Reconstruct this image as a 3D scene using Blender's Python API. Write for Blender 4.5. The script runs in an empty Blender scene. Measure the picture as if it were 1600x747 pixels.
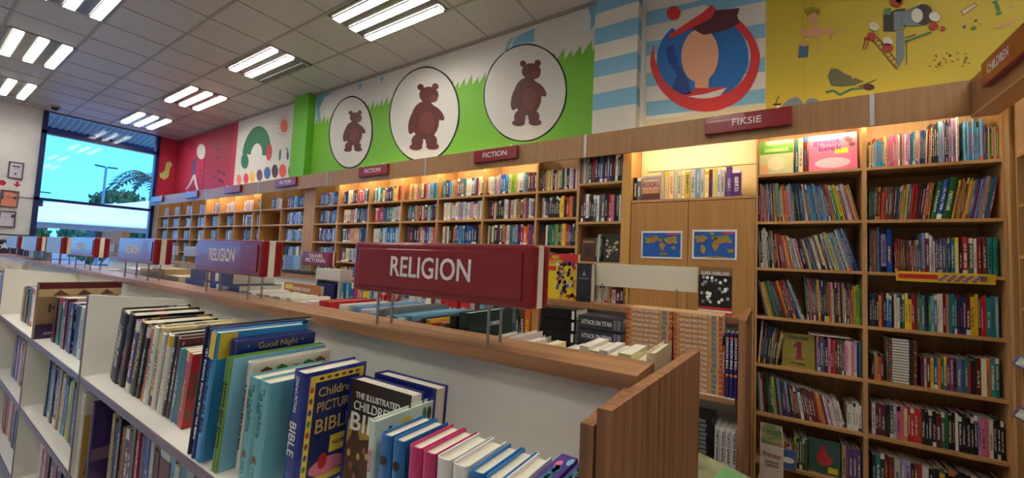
import bpy, bmesh, math, random
from mathutils import Vector, Matrix, Euler
from mathutils.geometry import tessellate_polygon
random.seed(7)
sc = bpy.context.scene
COL = sc.collection
PI = math.pi

# ------------------------------------------------------------------ camera
CAM = Vector((0, 0, 1.62)); FPX = 621.13
YAW, PITCH, ROLL = .572833, .0579076, .0452905
_f = Vector((-math.sin(YAW) * math.cos(PITCH), math.cos(YAW) * math.cos(PITCH), math.sin(PITCH)))
_r = Vector((math.cos(YAW), math.sin(YAW), 0)); _u = _r.cross(_f)
_R = math.cos(ROLL) * _r + math.sin(ROLL) * _u
_U = -math.sin(ROLL) * _r + math.cos(ROLL) * _u
cam = bpy.data.objects.new('camera', bpy.data.cameras.new('camera')); COL.objects.link(cam)
cam.matrix_world = Matrix(((_R.x, _U.x, -_f.x, 0), (_R.y, _U.y, -_f.y, 0), (_R.z, _U.z, -_f.z, CAM.z), (0, 0, 0, 1)))
cam.data.sensor_width = 36; cam.data.lens = 36 * FPX / 1600; cam.data.clip_start = .02; cam.data.clip_end = 500
sc.camera = cam

# measuring helpers: a sight line of the photograph met with a real plane of the room
def ray(px, py): return (px - 800) / FPX * _R - (py - 373.5) / FPX * _U + _f
def onY(px, py, Y): d = ray(px, py); return CAM + d * (Y / d.y)
def onX(px, py, X): d = ray(px, py); return CAM + d * (X / d.x)
def onZ(px, py, Z): d = ray(px, py); return CAM + d * ((Z - CAM.z) / d.z)
def xat(px, z, Y):
    lo, hi = -14.0, 3.0
    for _ in range(40):
        m = (lo + hi) / 2; d = Vector((m, Y, z)) - CAM
        u = 800 + FPX * d.dot(_R) / d.dot(_f)
        if u < px: lo = m
        else: hi = m
    return (lo + hi) / 2

# ------------------------------------------------------------------ view + world
vs = sc.view_settings
vs.view_transform = 'Standard'; vs.look = 'None'; vs.gamma = 1; vs.use_curve_mapping = False; vs.exposure = .84
w = bpy.data.worlds.new('world'); sc.world = w; w.use_nodes = True
nt = w.node_tree; nt.nodes.clear()
tc_ = nt.nodes.new('ShaderNodeTexCoord'); sp_ = nt.nodes.new('ShaderNodeSeparateXYZ'); rp_ = nt.nodes.new('ShaderNodeValToRGB')
rp_.color_ramp.elements[0].position = 0; rp_.color_ramp.elements[0].color = (.10, .46, .86, 1)
rp_.color_ramp.elements[1].position = .45; rp_.color_ramp.elements[1].color = (.03, .23, .78, 1)
bg = nt.nodes.new('ShaderNodeBackground'); bg.inputs[1].default_value = 1.95
wo = nt.nodes.new('ShaderNodeOutputWorld')
nt.links.new(tc_.outputs['Generated'], sp_.inputs[0]); nt.links.new(sp_.outputs[2], rp_.inputs[0]); nt.links.new(rp_.outputs[0], bg.inputs[0]); nt.links.new(bg.outputs[0], wo.inputs[0])
sun = bpy.data.objects.new('sun', bpy.data.lights.new('sun', 'SUN')); COL.objects.link(sun)
sun.data.energy = 2.6; sun.data.angle = .01; sun.data.color = (1, .96, .88)
sun.rotation_euler = Euler((math.radians(38), 0, math.radians(200)))      # high sun, from behind the shop

# ------------------------------------------------------------------ colours + materials
def lin(c): return tuple(((v / 255) / 12.92 if v / 255 <= .04045 else ((v / 255 + .055) / 1.055) ** 2.4) for v in c)
def lin4(c): return lin(c) + (1,)
MATS = {}
def mat(name, rgb, rough=.5, metal=0, spec=.5, noise=0, nscale=8, stretch=(1, 1, 1), rgb2=None, coat=0, emit=None, bump=0):
    if name in MATS: return MATS[name]
    m = bpy.data.materials.new(name); m.use_nodes = True; n = m.node_tree; b = n.nodes['Principled BSDF']
    b.inputs['Roughness'].default_value = rough; b.inputs['Metallic'].default_value = metal
    b.inputs['Specular IOR Level'].default_value = spec; b.inputs['Coat Weight'].default_value = coat
    b.inputs['Base Color'].default_value = lin4(rgb)
    if noise or rgb2:
        tc = n.nodes.new('ShaderNodeTexCoord'); mp = n.nodes.new('ShaderNodeMapping'); mp.inputs['Scale'].default_value = stretch
        no = n.nodes.new('ShaderNodeTexNoise'); no.inputs['Scale'].default_value = nscale; no.inputs['Detail'].default_value = 5
        mx = n.nodes.new('ShaderNodeMix'); mx.data_type = 'RGBA'
        c2 = rgb2 or tuple(max(0, v * (1 - noise)) for v in rgb)
        mx.inputs[6].default_value = lin4(rgb); mx.inputs[7].default_value = lin4(c2)
        cr = n.nodes.new('ShaderNodeMapRange'); cr.inputs[1].default_value = .35; cr.inputs[2].default_value = .65
        n.links.new(tc.outputs['Object'], mp.inputs[0]); n.links.new(mp.outputs[0], no.inputs[0])
        n.links.new(no.outputs[0], cr.inputs[0]); n.links.new(cr.outputs[0], mx.inputs[0]); n.links.new(mx.outputs[2], b.inputs['Base Color'])
        if bump:
            bp = n.nodes.new('ShaderNodeBump'); bp.inputs['Strength'].default_value = bump; bp.inputs['Distance'].default_value = .002
            n.links.new(no.outputs[0], bp.inputs['Height']); n.links.new(bp.outputs[0], b.inputs['Normal'])
    if emit:
        b.inputs['Emission Color'].default_value = lin4(rgb); b.inputs['Emission Strength'].default_value = emit
    MATS[name] = m; return m

def cover_material(name, from_attr):
    """printed book cover: own colour, a title printed down the spine, bands, a loose picture on the boards"""
    m = bpy.data.materials.new(name); m.use_nodes = True; n = m.node_tree; L = n.links; b = n.nodes['Principled BSDF']
    b.inputs['Roughness'].default_value = .34
    def N(t, **k):
        x = n.nodes.new(t)
        for a, v in k.items(): setattr(x, a, v)
        return x
    def MA(op, a, bb=None, c=None):
        x = N('ShaderNodeMath', operation=op)
        for i, v in enumerate((a, bb, c)):
            if v is None: continue
            if isinstance(v, (int, float)): x.inputs[i].default_value = v
            else: L.new(v, x.inputs[i])
        return x.outputs[0]
    uv = N('ShaderNodeUVMap', uv_map='UVMap'); sx = N('ShaderNodeSeparateXYZ'); L.new(uv.outputs[0], sx.inputs[0])
    U, V = sx.outputs[0], sx.outputs[1]
    if from_attr:
        a = N('ShaderNodeAttribute', attribute_name='base_col'); base = a.outputs['Color']; rnd = a.outputs['Alpha']
        a2 = N('ShaderNodeAttribute', attribute_name='accent_col'); acc = a2.outputs['Color']
    else:
        oi = N('ShaderNodeObjectInfo'); base = oi.outputs['Color']; rnd = oi.outputs['Random']
        a2 = N('ShaderNodeAttribute', attribute_type='OBJECT', attribute_name='accent'); acc = a2.outputs['Color']
    r50 = MA('MULTIPLY', rnd, 57.0)
    cmb = N('ShaderNodeCombineXYZ'); L.new(MA('MULTIPLY', U, 1.6), cmb.inputs[0]); L.new(MA('MULTIPLY_ADD', V, 34.0, r50), cmb.inputs[1]); L.new(r50, cmb.inputs[2])
    no = N('ShaderNodeTexNoise'); no.inputs['Scale'].default_value = 1.3; no.inputs['Detail'].default_value = 1; L.new(cmb.outputs[0], no.inputs[0])
    txt = MA('GREATER_THAN', no.outputs[0], .47)
    inU = MA('MULTIPLY', MA('GREATER_THAN', U, .27), MA('LESS_THAN', U, .73))
    top = MA('MULTIPLY_ADD', MA('FRACT', MA('MULTIPLY', rnd, 13.7)), .3, .6)
    inV = MA('MULTIPLY', MA('GREATER_THAN', V, .2), MA('LESS_THAN', V, top))
    title = MA('MULTIPLY', MA('MULTIPLY', txt, inU), MA('MULTIPLY', inV, .85))
    spine = MA('LESS_THAN', U, 1.2)
    bl = MA('MULTIPLY', MA('LESS_THAN', V, .13), MA('GREATER_THAN', MA('FRACT', MA('MULTIPLY', rnd, 31.3)), .8))
    bt = MA('MULTIPLY', MA('GREATER_THAN', V, .86), MA('GREATER_THAN', MA('FRACT', MA('MULTIPLY', rnd, 77.7)), .82))
    band = MA('MULTIPLY', MA('MAXIMUM', bl, bt), spine)
    # the boards carry a loose picture
    cm2 = N('ShaderNodeCombineXYZ'); L.new(MA('MULTIPLY', U, 3.0), cm2.inputs[0]); L.new(MA('MULTIPLY', V, 4.0), cm2.inputs[1]); L.new(r50, cm2.inputs[2])
    n2 = N('ShaderNodeTexNoise'); n2.inputs['Scale'].default_value = 1.0; n2.inputs['Detail'].default_value = 3; L.new(cm2.outputs[0], n2.inputs[0])
    art = MA('MULTIPLY', MA('MULTIPLY', MA('GREATER_THAN', n2.outputs[0], .54), MA('SUBTRACT', 1.0, spine)), .55)
    fac = MA('MAXIMUM', MA('MAXIMUM', MA('MULTIPLY', title, spine), band), art)
    mx = N('ShaderNodeMix', data_type='RGBA'); L.new(fac, mx.inputs[0]); L.new(base, mx.inputs[6]); L.new(acc, mx.inputs[7])
    L.new(mx.outputs[2], b.inputs['Base Color'])
    return m
M_COVER = cover_material('printed_cover', False)
M_COVER_FAR = cover_material('printed_cover_far', True)
M_PAGES = mat('book_pages', (226, 218, 198), .9, noise=.12, nscale=3, stretch=(120, 1, 1))
M_OAK = mat('pale_oak_laminate', (196, 152, 96), .42, rgb2=(184, 138, 84), nscale=3, stretch=(14, 14, .7))
M_OAKD = mat('oak_door', (186, 136, 76), .45, rgb2=(172, 122, 64), nscale=3, stretch=(18, 18, .6))
M_HEAD = mat('header_wood', (166, 122, 78), .38, rgb2=(154, 110, 68), nscale=3, stretch=(20, 20, .8))
M_WAL = mat('walnut_laminate', (168, 118, 80), .40, rgb2=(122, 80, 52), nscale=2.6, stretch=(22, 22, .5))
M_WALT = mat('walnut_top', (178, 130, 90), .38, rgb2=(140, 96, 64), nscale=2.4, stretch=(.8, 16, 16))
M_WHITE = mat('white_laminate', (226, 222, 212), .45)
M_EDGE = mat('lilac_grey_edging', (120, 100, 112), .35)
M_RED = mat('red_sign_plastic', (138, 14, 26), .28, spec=.6, coat=.25)
M_REDS = mat('red_sign_side', (160, 12, 18), .35)
M_CREAM = mat('cream_sign_core', (232, 226, 206), .5)
M_TXT = mat('sign_lettering', (236, 226, 226), .5)
M_STEEL = mat('brushed_steel', (176, 176, 180), .28, metal=1)
M_ALU = mat('aluminium_strip', (178, 176, 176), .35, metal=.6)
M_BLACK = mat('black_plastic', (22, 22, 26), .35)
M_NAVYF = mat('navy_window_frame', (16, 34, 92), .35)
M_GREY = mat('grey_print', (150, 150, 156), .5)

# ------------------------------------------------------------------ mesh helpers
def box(bm, x0, y0, z0, x1, y1, z1, mi=0, bev=0):
    v = [bm.verts.new(p) for p in ((x0, y0, z0), (x1, y0, z0), (x1, y1, z0), (x0, y1, z0), (x0, y0, z1), (x1, y0, z1), (x1, y1, z1), (x0, y1, z1))]
    fs = [bm.faces.new([v[i] for i in f]) for f in ((0, 3, 2, 1), (4, 5, 6, 7), (0, 1, 5, 4), (1, 2, 6, 5), (2, 3, 7, 6), (3, 0, 4, 7))]
    for f in fs: f.material_index = mi
    if bev:
        es = list({e for f in fs for e in f.edges})
        r = bmesh.ops.bevel(bm, geom=es, offset=bev, segments=2, affect='EDGES', profile=.6)
        for f in r['faces']: f.material_index = mi
    return fs
def cyl(bm, a, b, r, n=10, r2=None, mi=0):
    a, b = Vector(a), Vector(b); d = b - a
    q = d.to_track_quat('Z', 'Y').to_matrix().to_4x4(); q.translation = (a + b) / 2
    g = bmesh.ops.create_cone(bm, cap_ends=True, segments=n, radius1=r, radius2=r if r2 is None else r2, depth=d.length, matrix=q)
    for v in g['verts']:
        for f in v.link_faces: f.material_index = mi
def prism(bm, pts, axis, a, b, mi=0):
    """outline pts (2-D) given thickness from a to b along the axis ('y': pts are x,z; 'x': pts are y,z; 'z': pts are x,y)"""
    def P(p, t): return (p[0], t, p[1]) if axis == 'y' else (t, p[0], p[1]) if axis == 'x' else (p[0], p[1], t)
    A = [bm.verts.new(P(p, a)) for p in pts]; B = [bm.verts.new(P(p, b)) for p in pts]; n = len(pts)
    if n > 4:
        fs = []
        for tr_ in tessellate_polygon([[Vector((p[0], p[1], 0)) for p in pts]]):
            if len(set(tr_)) == 3: fs += [bm.faces.new([A[i] for i in tr_]), bm.faces.new([B[i] for i in tr_[::-1]])]
    else: fs = [bm.faces.new(A), bm.faces.new(B[::-1])]
    fs = fs + [bm.faces.new((A[i], B[i], B[(i + 1) % n], A[(i + 1) % n])) for i in range(n)]
    for f in fs: f.material_index = mi
def obj(name, bm, mats=None, parent=None, loc=None, rot=None, smooth=False):
    me = bpy.data.meshes.new(name); bmesh.ops.recalc_face_normals(bm, faces=bm.faces); bm.to_mesh(me); bm.free()
    for m in (mats if isinstance(mats, (list, tuple)) else [mats]):
        if m: me.materials.append(m)
    if smooth:
        for p in me.polygons: p.use_smooth = True
    return link(name, me, parent, loc, rot)
def link(name, data, parent=None, loc=None, rot=None):
    o = bpy.data.objects.new(name, data); COL.objects.link(o)
    if parent: o.parent = parent
    if loc is not None: o.location = loc
    if rot is not None: o.rotation_euler = rot
    return o
def empty(name, loc=(0, 0, 0), rotz=0): return link(name, None, None, loc, (0, 0, rotz))
USED = {}
def tag(o, label, cat, group=None):
    if label in USED:                                   # every label must single out one thing
        USED[label].append(o)
    else: USED[label] = [o]
    o['label'] = label; o['category'] = cat
    if group: o['group'] = group
    return o
def struct(o): o['kind'] = 'structure'; return o
def bxo(name, dims, m, parent=None, bev=0, loc=None, rot=None):
    bm = bmesh.new(); box(bm, *dims, bev=bev); return obj(name, bm, m, parent, loc, rot)
_tc = {}
def carrier(p):
    """print sits on a part: the cover, face plate, box or panel of the thing"""
    if p is None or p.parent is not None: return p
    for nm in ('cover', 'face_plate', 'panel', 'box', 'sheet', 'strip'):
        for c in p.children:
            if c.name.split('.')[0] == nm and c.location.length < 1e-6: return c
    return p
def text(s, wid, h, m, parent, loc, rot, name='lettering', ext=.0008, bold=.0, align='CENTER', lab=None):
    """raised lettering wid wide and h tall (capitals)"""
    k = (s, round(wid, 3), round(h, 3), m.name, bold, align)
    if k not in _tc:
        c = bpy.data.curves.new('lettering', 'FONT'); c.body = s; c.size = 1; c.extrude = .004; c.offset = bold
        c.align_x = align; c.align_y = 'CENTER'; c.resolution_u = 3; c.materials.append(m); c.space_line = .85
        t = bpy.data.objects.new('t', c); COL.objects.link(t); bpy.context.view_layer.update()
        d = t.dimensions.copy(); dg = bpy.context.evaluated_depsgraph_get()
        tm_ = bpy.data.meshes.new_from_object(t.evaluated_get(dg)); tm_.name = 'lettering'
        bpy.data.objects.remove(t); bpy.data.curves.remove(c); c = tm_
        nl = s.count('\n') + 1
        _tc[k] = (c, wid / max(d.x, .01), (h * nl * 1.15) / max(d.y, .01) if nl > 1 else h / max(d.y, .01))
    c, sx, sy = _tc[k]
    o = link(name, c, carrier(parent), loc, rot); o.scale = (sx, sy, ext / .004)
    if lab: o['label'] = lab
    return o
FY = (PI / 2, 0, 0)            # lettering that faces -Y

# ------------------------------------------------------------------ room
XE, YW, ZC = -11.8, 3.48, 4.14          # end wall, mural wall, ceiling
D = 3.17                                # front of the bookcases
XR, YB = 4.6, -5.2
M_PLASTER = mat('wall_plaster', (220, 220, 220), .75, noise=.05, nscale=3)
M_FLOOR = mat('floor_vinyl', (176, 174, 172), .35, noise=.12, nscale=30)
M_TILE = mat('ceiling_tile', (190, 190, 194), .42, noise=.06, nscale=60, bump=.3)
M_TBAR = mat('ceiling_bar', (150, 147, 142), .45)
struct(bxo('floor', (XE - .1, YB, -.1, XR, YW + .1, 0), M_FLOOR))
struct(bxo('wall_back', (XE - .15, YW, 0, XR, YW + .12, ZC + .3), M_PLASTER))
struct(bxo('wall_front', (XE - .15, YB - .12, 0, XR, YB, ZC + .3), M_PLASTER))
struct(bxo('wall_right', (XR, YB, 0, XR + .12, YW, ZC + .3), M_PLASTER))
WY0, WY1, WZ0 = 1.385, 3.15, .35        # the big window in the end wall
bm = bmesh.new()
box(bm, XE - .15, .55, 0, XE, WY0, ZC + .3); box(bm, XE - .15, WY1, 0, XE, YW, ZC + .3); box(bm, XE - .15, WY0, 0, XE, WY1, WZ0)
box(bm, XE - .15, YB, 0, XE, -3.4, ZC + .3); box(bm, XE - .15, -3.4, 0, XE, .55, WZ0); 
struct(obj('wall_left', bm, M_PLASTER))
# suspended ceiling
TY = [2.86 + .585 * k for k in range(-14, 2)]
TX = [-2.67 - .6225 * k for k in range(-12, 15)]
bm = bmesh.new(); box(bm, XE, YB, ZC, XR, YW, ZC + .03)
ceil = struct(obj('ceiling', bm, M_TILE))
bm = bmesh.new()
for i, y in enumerate(TY):
    if y < YW - .02: box(bm, XE, y - .013, ZC - .006, XR, y + .013, ZC - .0005)
for x in TX:
    if XE < x < XR: box(bm, x - .008, YB, ZC - .004, x + .008, YW, ZC - .0006)
box(bm, XE, YW - .025, ZC - .02, XR, YW - .0005, ZC - .0005)
struct(obj('trim_1', bm, M_TBAR))

# recessed louvred fittings: three lit louvres each
M_TUBE = mat('lit_tube', (255, 250, 238), .5, emit=17)
M_TUBEOFF = mat('unlit_tube', (70, 72, 80), .3)
M_FIN = mat('louvre_metal', (215, 215, 215), .3, metal=.3)
M_PAN = mat('fitting_pan', (120, 116, 110), .25, metal=.5)
def strip_mesh(L, W):
    bm = bmesh.new(); box(bm, -L / 2, -W / 2, 0, L / 2, W / 2, .004); return bm
def fin_mesh(L, W):
    bm = bmesh.new(); n = 20
    for i in range(n + 1):
        x = -L / 2 + L * i / n; box(bm, x - .002, -W / 2, -.018, x + .002, W / 2, -.002)
    box(bm, -L / 2, -W / 2 - .004, -.02, L / 2, -W / 2, -.001); box(bm, -L / 2, W / 2, -.02, L / 2, W / 2 + .004, -.001)
    return bm
def fitting(xc, yc, label, off=()):
    t = empty('ceiling_light', (xc, yc, ZC - .008)); tag(t, label, 'ceiling light', 'recessed louvred fittings in the ceiling grid')
    bxo('pan', (-.6, -.28, -.002, .6, .28, .004), M_PAN, t)
    for i, y in enumerate((-.2, 0, .2)):
        o = obj('tube_strip', strip_mesh(1.14, .085), M_TUBEOFF if i in off else M_TUBE, t, (0, y, -.008))
        if i in off: o['label'] = 'unlit dark louvre strip'
        obj('louvre', fin_mesh(1.14, .085), M_FIN, t, (0, y, -.006))
FX = [-3.33, -5.74, -8.17, -10.6]
fitting(FX[0], 2.58, 'large bright louvred ceiling light nearest the camera, above the middle mural ovals')
fitting(FX[1], 2.58, 'louvred ceiling light with its wall-side strip unlit, in front of the green column', off=(2,))
fitting(FX[2], 2.58, 'louvred ceiling light above the red and white murals, three strips lit')
fitting(FX[3], 2.58, 'small distant louvred ceiling light just in front of the tall window')
fitting(-5.74, .83, 'louvred ceiling light cut by the top edge of the photo, left side')
fitting(-8.17, .83, 'louvred ceiling light cut by the left edge, upper of the two there')
fitting(-10.6, .83, 'lower louvred ceiling light at the left edge, above the white end wall')
for i, x in enumerate((-.9, 1.5)): fitting(x, 2.58 - 1.17 * (i == 0) - .58 * (i == 1), 'louvred ceiling light out of frame, %s' % ('over the camera' if i == 0 else 'over the children corner'))
for i, (x, y) in enumerate(((-3.33, -.92), (-8.17, -.92), (-.9, -.92), (1.5, -2.6), (-5.74, -2.6), (1.7, .83), (-3.33, .25))):
    fitting(x, y, ['over the shop floor behind the camera', 'over the far left aisle', 'straight above the camera back', 'in the back corner', 'over the far middle aisle', 'over the right corner', 'before the first mural light'][i].join(('louvred ceiling light ', ' out of frame')))
# smoke detector / dome camera
t = empty('dome_camera', onZ(86, 166, ZC - .002)); tag(t, 'small dark dome security camera on the ceiling by the window', 'security camera')
bm = bmesh.new(); cyl(bm, (0, 0, -.03), (0, 0, 0), .07, 20); obj('base', bm, mat('camera_grey', (150, 140, 150), .5), t)
bm = bmesh.new(); bmesh.ops.create_uvsphere(bm, u_segments=20, v_segments=10, radius=.055, matrix=Matrix.Translation((0, 0, -.03))); obj('dome', bm, mat('camera_dome', (50, 30, 45), .15), t, smooth=True)

# ------------------------------------------------------------------ end window and outdoors
t = struct(empty('window_1'))
bm = bmesh.new()
box(bm, XE - .1, WY0, WZ0, XE + .04, WY0 + .07, ZC); box(bm, XE - .1, WY1 - .06, WZ0, XE + .04, WY1, ZC)
box(bm, XE - .1, WY0, 3.70, XE + .04, WY1, 3.77); box(bm, XE - .1, WY0, 2.40, XE + .04, WY1, 2.45); box(bm, XE - .1, WY0, WZ0, XE + .04, WY1, WZ0 + .06)
box(bm, XE - .1, WY0, ZC - .02, XE + .02, WY1, ZC + .3)
struct(obj('window_frame', bm, M_NAVYF, t))
mg = bpy.data.materials.new('window_glass'); mg.use_nodes = True; n = mg.node_tree; n.nodes.clear()
tr = n.nodes.new('ShaderNodeBsdfTransparent'); tr.inputs[0].default_value = (.93, .96, 1, 1); gl = n.nodes.new('ShaderNodeBsdfGlossy'); gl.inputs['Roughness'].default_value = .01
fr = n.nodes.new('ShaderNodeFresnel'); fr.inputs[0].default_value = 1.45; ms = n.nodes.new('ShaderNodeMixShader'); ou = n.nodes.new('ShaderNodeOutputMaterial')
n.links.new(fr.outputs[0], ms.inputs[0]); n.links.new(tr.outputs[0], ms.inputs[1]); n.links.new(gl.outputs[0], ms.inputs[2]); n.links.new(ms.outputs[0], ou.inputs[0])
struct(bxo('glass', (XE - .04, WY0 + .07, WZ0, XE - .034, WY1 - .06, ZC), mg, t))
t2 = struct(empty('window_2'))  # unseen window, added to bring more blue daylight into the room
bm = bmesh.new()
for y in (-3.4, -1.4, .48): box(bm, XE - .1, y, WZ0, XE + .04, y + .07, ZC)
box(bm, XE - .1, -3.4, 2.40, XE + .04, .55, 2.45); box(bm, XE - .1, -3.4, WZ0, XE + .04, .55, WZ0 + .06)
struct(obj('window_frame', bm, M_NAVYF, t2)); struct(bxo('glass', (XE - .04, -3.4, WZ0, XE - .034, .55, ZC), mg, t2))
p = onX(61, 317, XE + .05)
bxo('window_sticker', (XE - .03, p.y - .06, p.z - .06, XE - .025, p.y + .06, p.z + .06), mat('sticker_blue', (70, 90, 160), .5)); tag(bpy.context.scene.objects['window_sticker'], 'small blue square sticker in the corner of the window', 'sticker')
# corrugated canopy roof outside
bm = bmesh.new(); N = 100; prev = None
for i in range(N * 4 + 1):
    y = -4 + 10.0 * i / (N * 4); z = .018 * math.sin(i * PI / 2)
    a = bm.verts.new((XE - .16, y, 4.50 + z)); b = bm.verts.new((XE - 1.95, y, 4.22 + z))
    if prev: bm.faces.new((prev[0], a, b, prev[1]))
    prev = (a, b)
o = obj('canopy_roof', bm, mat('corrugated_steel', (170, 176, 180), .6, metal=.1)); m = o.modifiers.new('s', 'SOLIDIFY'); m.thickness = .004
tag(o, 'corrugated metal canopy roof outside the top of the window', 'canopy roof')
bxo('beam', (XE - 2.1, -4, 4.10, XE - 1.95, 6, 4.27), M_NAVYF, o)
# ground, trees, tent, lamp post, palm
struct(bxo('ground', (-140, -80, -.35, XE - .16, 110, -.12), mat('asphalt', (120, 118, 116), .9, noise=.1)))
M_LEAF = mat('tree_leaf', (112, 150, 84), .7, rgb2=(60, 96, 58), nscale=3)
M_LEAF2 = mat('tree_leaf_pale', (150, 178, 120), .7, rgb2=(90, 124, 84), nscale=3)
M_TRUNK = mat('tree_trunk', (96, 78, 60), .9, noise=.3)
def leaf_cloud(n, rx, ry, rz, s):
    bm = bmesh.new()
    for _ in range(n):
        u, v = random.random() * 2 * PI, math.acos(random.uniform(-1, 1)); k = random.uniform(.72, 1.05) + .12 * math.sin(5 * u) * math.sin(4 * v)
        c = Vector((rx * k * math.cos(u) * math.sin(v), ry * k * math.sin(u) * math.sin(v), rz * k * math.cos(v)))
        q = Euler((random.random() * 6, random.random() * 6, random.random() * 6)).to_matrix(); z = s * random.uniform(.6, 1.3)
        bm.faces.new([bm.verts.new(c + q @ Vector(pp) * z) for pp in ((-.5, 0, 0), (0, -.3, .05), (.5, 0, 0), (0, .3, .05))])
    return bm
leafs = []
for k in range(2):
    b_ = leaf_cloud(1500, 2.2, 2.2, 1.35, .5); me = bpy.data.meshes.new('crown'); b_.to_mesh(me); b_.free(); me.materials.append((M_LEAF, M_LEAF2)[k]); leafs.append(me)
bm_ = bmesh.new(); cyl(bm_, (0, 0, -.3), (0, 0, 1.3), .16, 8, .1); tm = bpy.data.meshes.new('trunk'); bm_.to_mesh(tm); bm_.free(); tm.materials.append(M_TRUNK)
descr = ['behind the tent at the left window frame', 'second from the left window frame', 'below the lamp post', 'right of the lamp post', 'beneath the palm', 'at the bookcase end of the window', 'far left beyond the frame', 'beyond the bookcase end']
for i, y in enumerate((4.7, 8.35, 12.0, 15.65, 19.3, 22.95, 1.05, 26.6)):
    t = empty('roadside_tree', (-46 + (i % 2) * 1.2, y, 0)); tag(t, 'low bushy %s tree outside the window, %s' % (('green', 'pale green')[i % 2], descr[i]), 'tree', 'trees beyond the car park')
    o = link('crown', leafs[i % 2], t, (0, 0, 1.95)); o.scale = (.8, .74, .95 + .1 * (i % 3) + .15); link('trunk', tm, t)
p = onX(712, 290, -26) if False else None
# palm
ph = onX(232, 286, -34)
t = empty('palm_tree', (-34, ph.y, -.1)); tag(t, 'palm tree seen behind the tent, its fronds at the right of the window', 'palm tree')
bm = bmesh.new(); zt = ph.z + .1
for k in range(8): cyl(bm, (.05 * k, .02 * k, zt * k / 8), (.05 * (k + 1), .02 * (k + 1), zt * (k + 1) / 8), .19 - .008 * k, 10, .17 - .008 * k)
obj('trunk', bm, M_TRUNK, t)
M_PALM = mat('palm_leaf', (92, 122, 92), .6, rgb2=(60, 92, 74), nscale=5)
for k in range(14):
    bm = bmesh.new(); a0 = k * 2 * PI / 14 + .2; L = 1.9 + .3 * (k % 3); up = .55 + .3 * (k % 2); pr = None
    for j in range(15):
        s = j / 14; r = L * s; z = up * math.sin(s * PI * .9) - 1.15 * s * s
        c = Vector((math.cos(a0) * r, math.sin(a0) * r, z)); sd = Vector((-math.sin(a0), math.cos(a0), 0))
        if pr is not None and j > 1:
            for sg in (-1, 1):
                ln = .62 * math.sin(PI * min(1, s * .9 + .1)); tip = c + sd * sg * ln + Vector((math.cos(a0), math.sin(a0), 0)) * .18 + Vector((0, 0, -.32 * ln))
                bm.faces.new([bm.verts.new(x) for x in (pr, c, tip)])
        if pr is not None: cyl(bm, pr, c, .018, 5)
        pr = c
    obj('frond', bm, M_PALM, t, (.4, .16, zt))
q_ = onX(187, 312, -60); t = empty('roadside_tree', (-60, q_.y, 0)); tag(t, 'tree top showing above the tent between the street lamp and the palm', 'tree', 'trees beyond the car park')
o = link('crown', leafs[0], t, (0, 0, q_.z - .8)); o.scale = (1, 1.0, 1.3); o = link('trunk', tm, t); o.scale = (1.5, 1.5, (q_.z - 1) / 1.3)
# lamp post with two flat heads
p0 = onX(166, 262, -30); t = empty('street_lamp', (-30, p0.y, -.15)); tag(t, 'slim street lamp with twin flat heads outside the window', 'street lamp')
M_POLE = mat('galvanised_pole', (150, 152, 160), .45, metal=.5)
bm = bmesh.new(); cyl(bm, (0, 0, 0), (0, 0, p0.z + .15), .075, 12, .05); obj('pole', bm, M_POLE, t)
for s in (-1, 1):
    bm = bmesh.new(); box(bm, -.12, .04 if s > 0 else -.44, -.03, .12, .44 if s > 0 else -.04, .03, bev=.015); obj('lamp_head', bm, mat('lamp_grey', (70, 78, 96), .4), t, (0, 0, p0.z + .17), rot=(s * .06, 0, 0))
p1 = onX(58, 296, -40); t = empty('street_lamp', (-40, p1.y, -.15)); tag(t, 'distant street lamp half hidden by the left window frame', 'street lamp')
bm = bmesh.new(); cyl(bm, (0, 0, 0), (0, 0, p1.z), .07, 8, .05); obj('pole', bm, M_POLE, t)
bm = bmesh.new(); box(bm, -.1, -.55, p1.z - .02, .1, .6, p1.z + .05, bev=.02); obj('lamp_head', bm, MATS['lamp_grey'], t)
# tent canopy
t = empty('event_tent', (-20, 0, 0)); tag(t, 'large white event tent roof seen through the lower window', 'tent')
M_TENT = mat('tent_canvas', (236, 232, 232), .7, noise=.04, nscale=2)
bm = bmesh.new(); YA, YC = .6, 8.6; X0, X1 = -26, -18
e_l, e_r = 2.15, 2.25
apex = [(-22, YC - 1.0, 4.15), (-22, 1.6, 3.0)]
n_ = 20; rows = []
for j in range(9):
    s = j / 8; row = []
    for i in range(n_ + 1):
        q = i / n_; y = YA + (YC - YA) * q; ridge = 2.75 + 1.45 * q ** 1.5
        e = e_l + (e_r - e_l) * q; h = 1 - abs(2 * s - 1); z = e + (ridge - e) * (h ** 1.25) - .05 * math.sin(q * PI * 5) * h
        row.append(bm.verts.new((X0 + (X1 - X0) * s, y, z)))
    rows.append(row)
for j in range(8):
    for i in range(n_): bm.faces.new((rows[j][i], rows[j][i + 1], rows[j + 1][i + 1], rows[j + 1][i]))
o = obj('canvas_roof', bm, M_TENT, t, (20, 0, 0), smooth=True); md = o.modifiers.new('s', 'SOLIDIFY'); md.thickness = .01
for (x, y) in ((X0, YA), (X1, YA), (X0, YC), (X1, YC)):
    bm = bmesh.new(); cyl(bm, (x + 20, y, -.15), (x + 20, y, e_l + .02), .03, 10); obj('pole', bm, M_POLE, t)

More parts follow.
